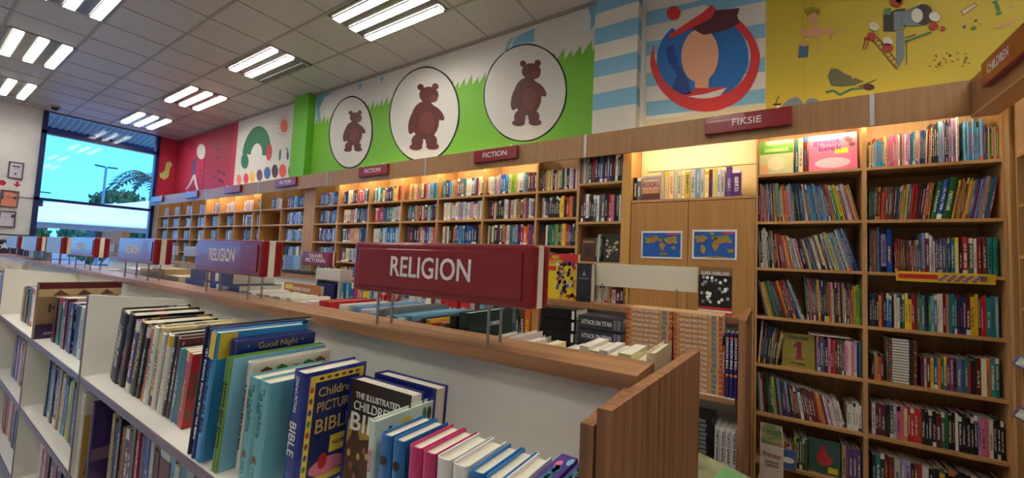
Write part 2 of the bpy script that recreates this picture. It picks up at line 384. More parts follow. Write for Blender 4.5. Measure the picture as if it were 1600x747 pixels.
# ------------------------------------------------------------------ framed papers on the white end wall
M_FRAME = mat('frame_brown', (92, 76, 78), .4); M_PAPER = mat('certificate_paper', (206, 200, 214), .6)
def wallframe(c, label, paper, marks=()):
    (y0, z0, y1, z1) = c
    t = empty('certificate_frame', (XE + .006, (y0 + y1) / 2, (z0 + z1) / 2)); tag(t, label, 'framed certificate')
    hy, hz = (y1 - y0) / 2, (z1 - z0) / 2
    bm = bmesh.new(); f = .018
    box(bm, 0, -hy, -hz, .022, -hy + f, hz); box(bm, 0, hy - f, -hz, .022, hy, hz); box(bm, 0, -hy + f, -hz, .022, hy - f, -hz + f); box(bm, 0, -hy + f, hz - f, .022, hy - f, hz)
    obj('frame', bm, M_FRAME, t); bxo('paper', (0, -hy + f, -hz + f, .006, hy - f, hz - f), paper, t)
    for (a, b_, cc, d, mm) in marks:
        bxo('print', (.006, a * hy, b_ * hz, .0075, cc * hy, d * hz), mm, t)
M_INK = mat('ink_navy', (60, 60, 110), .6); M_INKR = mat('ink_red', (190, 20, 50), .6)
wallframe((1.045, 2.75, 1.225, 3.06), 'topmost framed certificate on the white end wall, small crest below text', M_PAPER, ((-.5, .4, .5, .55, M_INK), (-.4, .15, .4, .22, M_GREY), (-.12, -.55, .12, -.3, M_INK)))
wallframe((.99, 2.21, 1.205, 2.52), 'framed orange certificate below the red arrow sign', mat('paper_orange', (226, 140, 110), .6), ((-.3, .35, .3, .45, M_INKR), (-.3, .1, .4, .16, M_INKR), (.45, 0, .75, .3, M_INK), (-.95, -.1, -.6, .7, M_INK)))
wallframe((.98, 1.84, 1.20, 2.14), 'framed blue and white certificate, lowest on the white end wall', M_PAPER, ((-.4, .3, .4, .36, M_GREY), (-.4, .05, .4, .1, M_GREY), (.5, .2, .85, .6, M_INK), (-.95, .1, -.6, .7, M_INK)))
for y0, y1, lb in ((1.095, 1.245, 'white sign with a red down arrow on the end wall'), (.92, 1.07, 'white sign with a red fire symbol beside the red arrow sign')):
    t = bxo('arrow_sign', (XE + .001, y0, 2.57, XE + .006, y1, 2.715), mat('sign_white', (222, 216, 220), .5)); tag(t, lb, 'safety sign')
    bm = bmesh.new(); c = (y0 + y1) / 2
    if y0 > 1.08: prism(bm, [(c - .018, 2.70), (c + .018, 2.70), (c + .018, 2.65), (c + .05, 2.655), (c, 2.59), (c - .05, 2.655), (c - .018, 2.65)], 'x', XE + .006, XE + .008)
    else: prism(bm, [(c - .05, 2.60), (c + .03, 2.60), (c + .05, 2.66), (c + .01, 2.70), (c - .04, 2.68)], 'x', XE + .006, XE + .008)
    obj('symbol', bm, M_INKR, t)
bm = bmesh.new(); cyl(bm, (XE + .012, .55, 2.44), (XE + .012, WY0, 2.42), .008, 6); tag(obj('cable', bm, M_GREY), 'thin grey cable across the white end wall to the window frame', 'cable')

# ------------------------------------------------------------------ wall murals (painted flat panels on the wall above the shelves)
ZM = 2.55
def paint(name, rgb): return mat('paint_' + name, rgb, .6)
G_ = paint('green', (112, 178, 44)); WH = paint('white', (212, 208, 202)); SK = paint('sky', (120, 178, 206))
def mural(name, x0, x1, m, label, y=YW, t=.004):
    o = bxo(name, (x0, y - t, ZM, x1, y - .0003, ZC - .002), m); tag(o, label, 'wall mural'); return o
def flat(name, pts, m, parent, Y, lay, label=None, px=True):
    """a painted patch: outline sighted on the wall plane, a skin of paint thick"""
    q = []
    for p_ in pts:
        if px: v = onY(p_[0], p_[1], Y); q.append((v.x, v.z))
        else: q.append(p_)
    bm = bmesh.new(); a = Y - .004 - .0012 * lay; prism(bm, q, 'y', a - .0012, a + .0002)
    bmesh.ops.triangulate(bm, faces=[f for f in bm.faces if len(f.verts) > 4])
    o = obj(name, bm, m, parent)
    if label: o['label'] = label
    return o
def ell(cx, cy, rx, ry, n=40, rot=0, a0=0, a1=2 * PI, wob=0):
    out = []
    for i in range(n if a1 - a0 > 6.28 else n + 1):
        a = a0 + (a1 - a0) * i / n; k = 1 + wob * math.sin(7 * a + 1) * .5 + wob * math.sin(11 * a) * .5
        x, y = rx * k * math.cos(a), ry * k * math.sin(a); out.append((cx + x * math.cos(rot) - y * math.sin(rot), cy + x * math.sin(rot) + y * math.cos(rot)))
    return out
def ringseg(cx, cy, rx, ry, w, a0, a1, n=40, rot=0, taper=1):
    o = ell(cx, cy, rx, ry, n, rot, a0, a1); k = ell(cx, cy, rx - w, ry - w * ry / rx, n, rot, a0, a1)
    return o + k[::-1]
# red mural by the window
o = mural('red_wall_mural', XE + .005, -8.72, paint('crimson', (186, 34, 66)), 'crimson wall mural with a pale striding figure, next to the window'); MR = o
bxo('red_end_panel', (XE + .0003, WY1, ZM, XE + .004, YW - .004, ZC - .002), MATS['paint_crimson'], o)
BUGM = paint('pale_lime', (196, 206, 120))
bm = bmesh.new(); pts = []
for (a, b_) in ((-.10, -.22), (-.02, -.26), (.05, -.18), (.06, 0), (.10, .12), (.05, .2), (-.02, .14), (-.02, -.02), (-.06, -.1), (-.12, -.12)): pts.append((3.31 + a, 3.42 + b_))
prism(bm, pts, 'x', XE + .004, XE + .006); k = obj('lime_shape', bm, BUGM, MR)
flat('pale_ellipse', ell(315, 237, 7, 12, 24), WH, MR, YW, 1)
for i, pts in enumerate(([(304, 248), (308, 247), (306, 262), (305, 274), (302, 274), (301, 262)], [(302, 274), (306, 274), (298, 290), (292, 297), (290, 296), (296, 288)], [(303, 273), (306, 273), (309, 290), (311, 297), (308, 297), (305, 288)])): flat('pale_stroke', pts, (paint('stroke_blue', (70, 80, 130)), WH, WH)[i], MR, YW, 1 + i)
DK = paint('dark_crimson', (110, 20, 60))
for (x, y, r) in ((341, 233, 2.5), (341, 246, 2), (334, 229, 1.5), (342, 268, 3), (350, 272, 3), (335, 276, 2.5), (346, 283, 4), (303, 226, 3), (300, 232, 2), (314, 266, 2), (361, 236, 1.2)): flat('dark_mark', ell(x, y, r * 1.4, r * .6, 8, rot=.6), DK, MR, YW, 1)
flat('seam', [(323.3, 205), (324, 205), (316.6, 300), (316, 300)], DK, MR, YW, 1); flat('bright_band', [(367, 194), (373.6, 191), (364.5, 291), (359, 292)], paint('crimson_bright', (200, 40, 66)), MR, YW, 1)
# white mural: plain green arch, sun, row of discs
MC = mural('white_wall_mural', -8.72, -6.50, WH, 'white wall mural with a plain green arch, orange sun and coloured discs')
LG = paint('leaf_green', (36, 110, 76))
flat('green_arch', ringseg(401, 243, 22, 46, 13, PI * 1.0, PI * 1.98, 26, rot=.12), LG, MC, YW, 1)
flat('green_foot', ell(383, 252, 6, 12, 16), LG, MC, YW, 1)
flat('sun_disc', ell(444.5, 197, 5.6, 10.5, 24), paint('sun_orange', (222, 98, 40)), MC, YW, 2)
for k in range(14):
    a = k * 2 * PI / 14 + .2; c_, s_ = math.cos(a), math.sin(a)
    flat('sun_ray', [(444.5 + 7 * c_ - .5 * s_, 197 + 13 * s_ + .7 * c_), (444.5 + 7 * c_ + .5 * s_, 197 + 13 * s_ - .7 * c_), (444.5 + 11.5 * c_, 197 + 20 * s_)], MATS['paint_sun_orange'], MC, YW, 1)
for i, (x, y, rx, ry, c) in enumerate(((374, 281, 3.4, 8, (222, 110, 90)), (385, 279, 4, 8, (212, 60, 74)), (394.5, 277, 4.2, 8.5, (226, 186, 66)), (406, 274, 4.6, 9, (96, 70, 100)), (418, 270.5, 5, 9.5, (50, 96, 164)), (430, 267.5, 5, 10.5, (70, 44, 58)), (442, 267, 5.6, 10.5, (220, 84, 66)), (454, 268, 3, 9, (96, 50, 44)))):
    flat('colour_disc', ell(x, y, rx, ry, 20), paint('disc%d' % i, c), MC, YW, 1)
flat('brush_mark', ell(438, 242, 1.6, 9.5, 14, rot=.08), LG, MC, YW, 1); flat('brush_mark', ell(450, 243, 1.8, 7, 14), paint('plum', (60, 50, 110)), MC, YW, 1); flat('brush_mark', ell(449, 233.5, 1, 3.5, 10, rot=-.5), LG, MC, YW, 1)
flat('red_oval', ell(421, 238, 4.6, 13, 20, rot=.06), paint('plain_red', (190, 50, 60)), MC, YW, 2)
# green column
struct(bxo('column_1', (-6.50, 3.36, 2.67, -6.08, YW, ZC - .002), paint('column_green', (100, 178, 40))))
# green mural
MG = mural('green_wall_mural', -6.08, -1.36, WH, 'long green and white wall mural with three black-ringed ovals')
gl_ = [(-6.08, ZM)]
gp = [(495, 191), (514, 186), (560, 172), (585, 165), (608, 158), (660, 146), (722, 131), (757, 122), (820, 104), (878, 88), (929, 73)]
gpw = [onY(a, b, YW) for a, b in gp]
pts = [(-6.08, ZM)]; x = -6.08; k = 0
def gz(x):
    for a, b in zip(gpw[:-1], gpw[1:]):
        if x <= b.x: return a.z + (b.z - a.z) * (x - a.x) / (b.x - a.x)
    return gpw[-1].z
while x < -1.40:
    st = .085 + .03 * ((k * 7) % 5) / 5; pts.append((x, gz(x) - .05)); pts.append((min(x + st * .9, -1.365), gz(x) + .035 + .02 * (k % 3))); x += st; k += 1
pts += [(-1.362, gz(-1.37)), (-1.362, ZM)]
flat('grass_field', pts, G_, MG, YW, 1, px=False)
flat('sky_patch', [(778, 88), (798, 78), (806, 59), (836, 44), (835, 66), (818, 68)], SK, MG, YW, 1)
flat('sky_patch', [(786, 90), (800, 66), (804, 57), (796, 62), (790, 76)], SK, MG, YW, 2)
flat('sky_patch', [(919, 13), (932, 9), (929, 40), (923, 48), (924, 28)], SK, MG, YW, 1)
flat('sky_patch', [(495, 148), (522, 144), (508, 152), (500, 168), (501, 190), (496, 191)], SK, MG, YW, 1)
for (a, b) in ((563, 132), (597, 121)): flat('sky_patch', [(a - 3, b), (a + 4, b - 2), (a, b + 9)], SK, MG, YW, 2)
BR = paint('plain_brown', (92, 38, 34)); PE2 = paint('warm_brown', (108, 50, 42)); BK = paint('line_black', (14, 14, 16)); HL = paint('oval_white', (208, 204, 198))
def clipz(pts, zmin):
    out = []
    for a, b in pts: out.append((a, b))
    return out
for i, (cx, cy, rx, ry, rot) in enumerate(((549, 207, 34.5, 57, .06), (664, 179, 55, 75, .10), (821.5, 145.5, 65, 77, .16))):
    flat('oval_outline', ell(cx, cy, rx, ry, 56, rot, wob=.006), BK, MG, YW, 2); flat('oval_field', ell(cx - .4, cy, rx - 2.2, ry - 2.4, 56, rot), HL, MG, YW, 3)
    s = (.62, 1, .99)[i]; ox, oy = ((552, 206), (663, 184), (823, 147))[i]
    lay_ = [3.9]
    def B_(a, b, c, d, m=BR, l=4, rt=0):
        lay_[0] += .35; flat('brown_shape', ell(ox + a * s, oy + b * s * 1.1, c * s, d * s, 22, rot=rt), m, MG, YW, lay_[0], label='plain brown generic bear shape' if m is BR else None)
    B_(2, 4, 22, 30); B_(8, -32, 15, 13); B_(-5, -43, 5, 5); B_(18, -44, 5, 5); B_(-16, 6, 7, 20, rt=.25); B_(22, -6, 6, 14, rt=-.7); B_(-10, 34, 9, 11); B_(12, 33, 9, 10); B_(-12, 42, 10, 5); B_(14, 41, 10, 5)
    B_(15, -27, 7, 6, PE2, 5); B_(6, 8, 12, 18, PE2, 5)
# striped column
SC = (-1.36, -.965, 3.37)
struct(bxo('column_2', (SC[0], SC[2], 2.67, SC[1], YW, ZC - .002), paint('stripe_white', (214, 208, 196))))
c2 = bpy.context.scene.objects['column_2']
STB = paint('stripe_blue', (124, 176, 204))
z = 2.90
zs = [(3.035, 3.19), (3.345, 3.50), (3.655, 3.81), (3.955, 4.11)]
for (a, b) in zs:
    bxo('stripe', (SC[0] - .001, SC[2] - .0015, a, SC[1] + .0015, YW, b), STB, c2)
# striped panel with disc and ring
MW = mural('striped_wall_mural', -.93, -.02, paint('panel_cream', (206, 192, 160)), 'blue and white striped mural panel with a red ring and blue disc'); WW = paint('stripe_pale', (210, 204, 196))
flat('pale_field', [(1010, -40), (1195, -60), (1195, 161), (1010, 189)], WW, MW, YW, 0)
for k, (yl, yr) in enumerate(((-1, -31), (19, -12), (66, 45), (115, 98), (160, 147))):
    hh = (13, 22, 22, 21, 22)[k]
    if k == 0: continue
    flat('blue_stripe', [(1010, yl), (1195.5, yr - 8), (1195.5, yr + 14), (1010, yl + hh)], STB, MW, YW, 1)
flat('blue_disc', ell(1098, 92, 72, 66, 50, rot=-.25), paint('disc_blue', (24, 104, 176)), MW, YW, 2)
flat('deep_blue_patch', [(1040, 78), (1052, 70), (1060, 100), (1076, 128), (1080, 146), (1066, 150), (1050, 140), (1058, 118), (1044, 96)], paint('deep_blue', (26, 60, 136)), MW, YW, 3)
RD = paint('ring_red', (204, 44, 44))
# open brush ring, thick below and right
o1, i1 = [], []
for k in range(46):
    a = -.95 + (3.55 + .95) * k / 45 
    o1.append((1102 + (86 - 2 * abs(math.sin(3 * a))) * math.cos(a - .12), 95 + 80 * math.sin(a - .12))); w_ = 14 + 7 * math.sin(max(0, min(PI, a + .3)))
    w_ *= min(1, (3.75 - a) * 1.4, (a + 1.15) * 2.5)
    i1.append((1102 + (86 - w_ * .9) * math.cos(a - .12), 95 + (80 - w_) * math.sin(a - .12)))
flat('red_ring', o1 + i1[::-1], RD, MW, YW, 5)
PE = paint('peach', (226, 164, 128))
flat('red_white_patch', [(1066, 150), (1090, 138), (1138, 137), (1125, 152), (1098, 162), (1075, 160)], RD, MW, YW, 3); flat('pale_patch', [(1070, 152), (1100, 148), (1135, 138), (1122, 154), (1096, 160), (1075, 158)], WW, MW, YW, 4)
flat('peach_oval', ell(1094, 88, 29, 42, 30, rot=.05), PE, MW, YW, 6, label='plain peach oval'); flat('peach_block', [(1086, 124), (1108, 124), (1107, 138), (1086, 138)], PE, MW, YW, 4)
flat('maroon_patch', [(1078, 44), (1112, 18), (1156, 14), (1152, 26), (1156, 38), (1135, 48), (1100, 56)], paint('maroon', (84, 34, 46)), MW, YW, 7)
flat('white_cap_patch', [(1050, 44), (1066, 18), (1100, 9), (1116, 14), (1104, 32), (1060, 52)], WW, MW, YW, 8); flat('red_band_patch', [(1046, 56), (1048, 62), (1112, 30), (1119, 16), (1112, 9), (1100, 20)], RD, MW, YW, 9)
flat('red_dot', ell(1053, 22, 11, 11, 18, wob=.08), RD, MW, YW, 8)
# yellow mural
MY = mural('yellow_wall_mural', -.02, 2.6, paint('mustard', (196, 172, 44)), 'mustard yellow wall mural with scattered painted doodles above the children shelves')
flat('seam', [(1254.4, -10), (1255.2, -10), (1257, 158), (1256.2, 158)], paint('mustard_dark', (164, 142, 36)), MY, YW, 1)
PK = paint('doodle_pink', (206, 150, 110)); INK = paint('doodle_ink', (52, 44, 36)); GRYP = paint('doodle_grey', (110, 124, 130)); RR = paint('doodle_red', (170, 40, 36)); OL = paint('doodle_olive', (98, 98, 60)); GN = paint('doodle_green', (70, 120, 76)); BLU = paint('doodle_blue', (60, 90, 120)); PL = paint('doodle_pale', (206, 200, 184))
def stroke(pts, w, m, lay=2):
    for (a, b), (c, d) in zip(pts[:-1], pts[1:]):
        L = math.hypot(c - a, d - b) or 1; nx, ny = -(d - b) / L * w, (c - a) / L * w
        flat('painted_stroke', [(a + nx, b + ny), (c + nx, d + ny), (c - nx, d - ny), (a - nx, b - ny)], m, MY, YW, lay)
flat('pink_patch', [(1266, 42), (1276, 40), (1290, 48), (1300, 44), (1296, 52), (1280, 56), (1268, 60), (1256, 58), (1249, 48), (1252, 42), (1258, 52)], PK, MY, YW, 2)
stroke([(1300, 44), (1296, 62), (1304, 50), (1318, 49)], .9, PK); stroke([(1282, 56), (1277, 66), (1284, 78), (1270, 85)], 1.1, PK)
flat('pink_oval', ell(1270, 30, 8, 9, 18, rot=.4), PK, MY, YW, 3)
for k in range(7): stroke([(1262 + k * 2.6, 22 - abs(k - 3) * -.8), (1257 + k * 4.0, 11 + abs(k - 3) * 1.5)], .5, INK)
flat('drum_side', [(1249, 71), (1264, 69), (1262, 90), (1247, 91)], BLU, MY, YW, 2); flat('drum_top', ell(1256.5, 70, 8, 3.4, 16), PK, MY, YW, 3)
# camera on tripod
flat('camera_body', [(1380, 24), (1399, 16), (1414, 14), (1414, 44), (1396, 50), (1380, 50)], INK, MY, YW, 3); flat('camera_side', [(1396, 20), (1412, 18), (1412, 46), (1396, 49)], GRYP, MY, YW, 4)
flat('lens_barrel', [(1408, 20), (1438, 8), (1454, 14), (1452, 34), (1432, 42), (1408, 40)], GRYP, MY, YW, 5); flat('lens_rim', ell(1442, 24, 14, 16, 24), INK, MY, YW, 6); flat('lens_glass', ell(1432, 26, 9, 11, 20), PL, MY, YW, 7); flat('viewfinder', [(1381, 16), (1392, 14), (1391, 24), (1381, 24)], GN, MY, YW, 4)
flat('tripod', [(1400, 50), (1412, 50), (1413, 90), (1401, 110), (1400, 80)], GRYP, MY, YW, 3); stroke([(1413, 66), (1455, 51)], 1.4, GN); stroke([(1414, 60), (1430, 55)], .8, INK); stroke([(1416, 66), (1416, 102)], .5, INK)
stroke([(1362, 62), (1401, 109)], 1.0, paint('doodle_brown', (120, 76, 40))); stroke([(1370, 58), (1404, 100)], .8, MATS['paint_doodle_brown'])
for k in range(7): stroke([(1365 + k * 5, 67 + k * 6), (1375 + k * 4.5, 63 + k * 6)], .6, MATS['paint_doodle_brown'])
for (x, y, s, m) in ((1400, 4, 10, RR), (1362, 58, 7, RR), (1365, 43, 8, PL), (1387, 76, 8, RR), (1386, 66, 8, PL), (1458, 42, 7, RR), (1459, 28, 9, PL), (1403, 2, 5, PL), (1352, 62, 3, RR), (1472, 46, 4, RR)): flat('painted_spot', ell(x, y, s, s * .8, 16, rot=.4, wob=.1), m, MY, YW, 8)
stroke([(1352, 62), (1348, 77)], .9, RR); stroke([(1357, 64), (1353, 78)], .9, RR)
# olive swooping shape
flat('olive_patch', [(1293, 120), (1298, 108), (1308, 108), (1320, 116), (1336, 122), (1350, 128), (1334, 134), (1312, 136), (1298, 134)], OL, MY, YW, 2); stroke([(1290, 145), (1302, 142), (1312, 149), (1330, 140), (1350, 138)], 1.8, GN); flat('dark_patch', ell(1357, 137, 9, 5, 14), paint('doodle_maroon', (80, 30, 30)), MY, YW, 3); stroke([(1342, 136), (1369, 125)], .6, INK); flat('pink_oval', ell(1333, 120, 3.5, 4, 12), PK, MY, YW, 4)
flat('grey_hill', [(1221, 166), (1232, 156), (1245, 151), (1255, 161), (1252, 164)], GRYP, MY, YW, 2); flat('grey_hill', ell(1269, 160, 10, 6, 20), GRYP, MY, YW, 2); stroke([(1211, 165), (1215, 155), (1217, 150)], .7, INK); stroke([(1208, 164), (1220, 163)], 1.3, INK)
# sweets
flat('sweet_bar', [(1501, 18), (1523, 6), (1525, 10), (1504, 25)], PL, MY, YW, 2); stroke([(1501, 18), (1523, 6), (1525, 10), (1504, 25), (1501, 18)], .5, RR, 3)
for (x, y, rx, ry, m) in ((1506, 43, 3, 2.3, BLU), (1521, 45, 4.5, 2.6, GN), (1524, 33, 2.5, 1.6, RR), (1533, 38, 2, 1.8, PK), (1580, 10, 4, 2.5, PK), (1558, 12, 3, 9, GN), (1554, 4, 5, 2, GN), (1560, 22, 5, 2, GN)): flat('sweet', ell(x, y, rx, ry, 14, rot=-.3), m, MY, YW, 2)
flat('sweet_twist', [(1550, 46), (1560, 41), (1574, 36), (1586, 28), (1590, 27), (1580, 38), (1566, 45)], PK, MY, YW, 2)
for k in range(26): a, b = 1450 + 62 * random.random(), 82 + 24 * random.random(); stroke([(a, b), (a + 4, b + 2 * random.uniform(-1, 1))], .45, INK)

# ------------------------------------------------------------------ header boards and lit strips
HY = 3.09; HZ0, HZ1 = 2.526, 2.720; HXR = .922
joints = [XE + .02] + [onY(px, py, HY).x for px, py in ((325, 290), (405, 285), (512, 268), (666, 247), (915, 212), (1362, 147))] + [HXR]
hl = ['at the window end', 'with two unreadable small signs', 'carrying the far fiction sign', 'left of the green column area, under the first oval', 'under the two larger ovals', 'carrying the FIKSIE sign', 'in the corner by the yellow mural']
for i, (a, b) in enumerate(zip(joints[:-1], joints[1:])):
    t = bxo('header_board', (a, HY, HZ0, b, HY + .018, HZ1), M_HEAD); tag(t, 'brown wooden header board, %s' % (hl[i] if i < 7 else 'last'), 'header board', 'header boards above the bookcases')
    bxo('soffit', (a, HY + .018, HZ0, b, D + .0, HZ0 + .012), M_HEAD, t) if False else None
    if 0 < i: bxo('joint_strip', (a - .011, HY - .004, HZ0, a + .011, HY - .0003, HZ1), M_ALU, t)
t = bxo('header_board', (HXR, -1.2, HZ0, HXR + .018, HY + .018, HZ1), M_HEAD); tag(t, 'brown wooden header board carrying the CHILDREN sign, running toward the camera', 'header board')
bxo('bottom_edge', (HXR, -1.2, HZ0 - .012, HXR + .10, HY + .018, HZ0), mat('header_edge', (196, 158, 110), .5), t)
def header_sign(p0, p1, s, label, fh=.05, tw=None):
    a = onY(*p0, HY - .03); b = onY(*p1, HY - .03); x0, x1 = a.x, b.x; z0, z1 = 2.585, 2.708
    t = empty('header_sign', ((x0 + x1) / 2, HY - .002, (z0 + z1) / 2)); tag(t, label, 'shelf sign', 'red section signs on the header')
    W, Hh = (x1 - x0) / 2, (z1 - z0) / 2
    bm = bmesh.new(); box(bm, -W, -.03, -Hh, W, 0, Hh, bev=.006); obj('panel', bm, M_RED, t)
    for sx in (-.7, .7):
        bm = bmesh.new(); cyl(bm, (sx * W, -.018, Hh - .002), (sx * W, -.018, Hh + .012), .012, 10); obj('hook', bm, M_CREAM, t)
    if s: text(s, tw or 2 * W * .55, fh, M_TXT, t, (0, -.0305, 0), FY, bold=.006)
header_sign((740, 246), (808, 236), 'FICTION', 'red FICTION sign on the header under the third, rightmost oval')
header_sign((560, 271), (605, 265), 'FICTION', 'red FICTION sign on the header under the first oval')
header_sign((430, 288), (462, 284), 'FICTION', 'small red FICTION sign on the header below the coloured discs')
header_sign((350, 298), (375, 295), '', 'distant red sign on the header below the crimson mural edge')
header_sign((289, 307), (308, 304), '', 'distant red sign on the header below the pale striding figure')
header_sign((236, 315), (253, 312), '', 'farthest red sign on the header, beside the window')
header_sign((1101, 197), (1238, 182), 'FIKSIE', 'red FIKSIE sign on the header under the striped panel', fh=.047, tw=.17)
ya, yb = 2.87, 2.30
t = empty('header_sign', (HXR - .002, (ya + yb) / 2, 2.64)); tag(t, 'red CHILDREN sign on the right-hand header board', 'shelf sign', 'red section signs on the header')
W = (ya - yb) / 2
bm = bmesh.new(); box(bm, -.03, -W, -.05, 0, W, .075, bev=.006); obj('panel', bm, M_RED, t)
text('CHILDREN', .20, .045, M_TXT, t, (-.0305, W - .17, .012), (PI / 2, 0, -PI / 2), bold=.006)
M_LED = mat('warm_tube', (255, 236, 196), .5, emit=20)
def lit_strip(x0, x1, label):
    t = empty('strip_light', ((x0 + x1) / 2, HY + .05, HZ0 + .075)); tag(t, label, 'strip light', 'tube lights behind the header'); L = (x1 - x0) / 2 - .02
    bxo('batten', (-L, -.02, .0, L, .02, .03), M_WHITE, t)
    bm = bmesh.new(); cyl(bm, (-L, 0, -.016), (L, 0, -.016), .013, 10); obj('tube', bm, M_LED, t)
lit_strip(-9.0, -6.95, 'tube light hidden behind the header over the far bays')
lit_strip(-4.82, -1.82, 'tube light hidden behind the header over the middle fiction bays')
lit_strip(-.92, -.10, 'tube light behind the header over the two-door cupboard')
lit_strip(-.03, .88, 'tube light behind the header over the children bays')

# ------------------------------------------------------------------ bookcases
BD = .30                                # depth
TOPZ = 2.66
def bookcase(x0, x1, shelves, label, topz=TOPZ, ss=.011, wood=M_OAK, shelf_t=.02, gapback=True, group='built-in wall bookcases'):
    t = empty('bookcase', ((x0 + x1) / 2, D, 0)); tag(t, label, 'bookcase', group); W = (x1 - x0) / 2
    bxo('side_panel', (-W, 0, 0, -W + ss, BD, topz), wood, t); bxo('side_panel', (W - ss, 0, 0, W, BD, topz), wood, t)
    bxo('back_panel', (-W + ss, BD - .012, 0, W - ss, BD, topz), wood, t)
    for z in shelves: bxo('shelf', (-W + ss, .002, z - shelf_t, W - ss, BD - .012, z), wood, t)
    bxo('plinth', (-W + ss, .02, 0, W - ss, .035, .07), wood, t)
    return t
SF = [2.283, 2.035, 1.785, 1.53, 1.28, 1.03, .78, .53, .28]
XA = [-11.52, -10.905, -10.296, -9.668, -9.031, -8.421, -7.814, -7.15, -6.916, -6.265, -5.632]
XB = [-5.388, -4.834, -4.197, -3.606, -3.029, -2.411, -1.796, -1.385]
BAYS = []
nth = ['first', 'second', 'third', 'fourth', 'fifth', 'sixth', 'seventh', 'eighth', 'ninth', 'tenth', 'eleventh', 'twelfth', 'thirteenth', 'fourteenth', 'fifteenth', 'sixteenth', 'seventeenth', 'eighteenth', 'nineteenth', 'twentieth']
for i, (a, b) in enumerate(zip(XA[:-1], XA[1:])):
    bookcase(a, b, SF, 'oak fiction bookcase, %s bay from the window' % nth[i]); BAYS.append((a, b, SF, '%s bay from window' % nth[i]))
for i, (a, b) in enumerate(zip(XB[:-1], XB[1:])):
    w_ = 'the pilaster' if i < 4 else None
    nm = ['first bay after pilaster', 'second bay after pilaster', 'third bay after pilaster', 'fourth bay after pilaster', 'third lit bay left of the dark bays', 'last lit bay', 'narrow unlit bay'][i]
    if i == 4: nm = 'bay left of rightmost FICTION sign'
    bookcase(a, b, SF, 'oak fiction bookcase, %s' % nm); BAYS.append((a, b, SF, nm))
SF8 = [2.325, 1.992, 1.654, 1.34, 1.03, .72, .41]
bookcase(-1.385, -.993, SF8, 'oak bookcase with wider spaced shelves beside the two-door cupboard'); BAYS.append((-1.385, -.993, SF8, 'bay beside the two-door cupboard'))
SR = [2.294, 1.972, 1.66, 1.335, 1.02, .703, .395, .09]
bookcase(-.070, .4935, SR, 'left of the two children bookcases, oak with leaning picture books', shelf_t=.018)
bookcase(.4935, 1.064, SR, 'right of the two children bookcases, oak with a yellow shelf strip', shelf_t=.018)
# pilasters
tag(bxo('pilaster_panel', (-5.632, D + .0, 0, -5.388, D + BD, TOPZ), M_OAKD), 'plain oak pilaster panel between the far and middle fiction bays', 'pilaster panel')
tag(bxo('pilaster_panel', (-.993, D - .01, 0, -.926, D + BD, TOPZ), mat('oak_bright', (206, 158, 84), .42, rgb2=(196, 146, 74), nscale=3, stretch=(14, 14, .7))), 'narrow oak panel left of the two-door cupboard', 'pilaster panel')  # yellow lamplight is put into the narrow panel's oak colour
# bookcase on the right-hand side wall
t = empty('bookcase', (1.075, 2.40, 0)); tag(t, 'empty oak side bookcase at the right edge, turned toward the left', 'bookcase')
bxo('side_panel', (0, .69, 0, .30, .70, TOPZ), M_OAK, t); bxo('side_panel', (0, -.70, 0, .30, -.69, TOPZ), M_OAK, t); bxo('back_panel', (.288, -.69, 0, .30, .69, TOPZ), M_OAK, t)
for z in (2.292, 2.029, 1.77, 1.51, 1.25, .99, .73, .47, .2): bxo('shelf', (.002, -.69, z - .018, .288, .69, z), M_OAK, t)
for x in (.06, .22):
    for k in range(14): bm = bmesh.new(); cyl(bm, (x, .6885, .35 + k * .155), (x, .6899, .35 + k * .155), .004, 8); obj('peg_hole', bm, M_BLACK, t)
tag(bxo('corner_post', (1.066, D - .035, 0, 1.10, D + .0, TOPZ), M_OAK), 'oak corner post where the two bookcase runs meet', 'corner post')
# two-door cupboard
t = empty('cupboard', (-.497, D, 0)); tag(t, 'tall oak two-door cupboard with two world map posters', 'cupboard'); W = .427
bxo('carcass', (-W, .02, 0, W, BD, 2.135), M_OAKD, t); bxo('door', (-W + .004, 0, .05, -.002, .018, 2.13), M_OAKD, t); bxo('door', (.002, 0, .05, W - .004, .018, 2.13), M_OAKD, t)
bxo('top_shelf', (-W, 0, 2.136, W, BD, 2.155), M_OAK, t)
bxo('niche_back', (-W, BD - .02, 2.155, W, BD, TOPZ), mat('niche_cream', (232, 214, 170), .5), t)
bxo('niche_frame', (-W + .03, BD - .032, 2.44, W - .01, BD - .0205, 2.47), MATS['niche_cream'], t); bxo('niche_frame', (-W + .03, BD - .032, 2.16, -W + .055, BD - .0205, 2.44), MATS['niche_cream'], t)
# map posters
M_SEA = mat('map_sea', (40, 96, 172), .3); M_LAND = mat('map_land', (120, 140, 60), .4, rgb2=(200, 120, 60), nscale=30); M_PW = mat('poster_white', (226, 226, 230), .35)
def poster(p, label, lands, red):
    x0, z0, x1, z1 = p; t = empty('map_poster', ((x0 + x1) / 2, D - .0035, (z0 + z1) / 2)); tag(t, label, 'map poster', 'world map posters on the cupboard doors'); W, Hh = (x1 - x0) / 2, (z1 - z0) / 2
    bxo('sheet', (-W, 0, -Hh, W, .002, Hh), M_PW, t); bxo('sea', (-W + .012, -.0012, -Hh + .014, W - .012, -.0001, Hh - .014), M_SEA, t)
    for L in lands:
        bm = bmesh.new(); prism(bm, [(a * W, b * Hh) for a, b in L], 'y', -.0024, -.0012); bmesh.ops.triangulate(bm, faces=[f for f in bm.faces if len(f.verts) > 4]); obj('land', bm, M_LAND, t)
    bxo('caption_bar', (W * red[0], -.0026, Hh * .72, W * red[1], -.0013, Hh * .86), mat('caption_red', (200, 80, 90), .4), t)
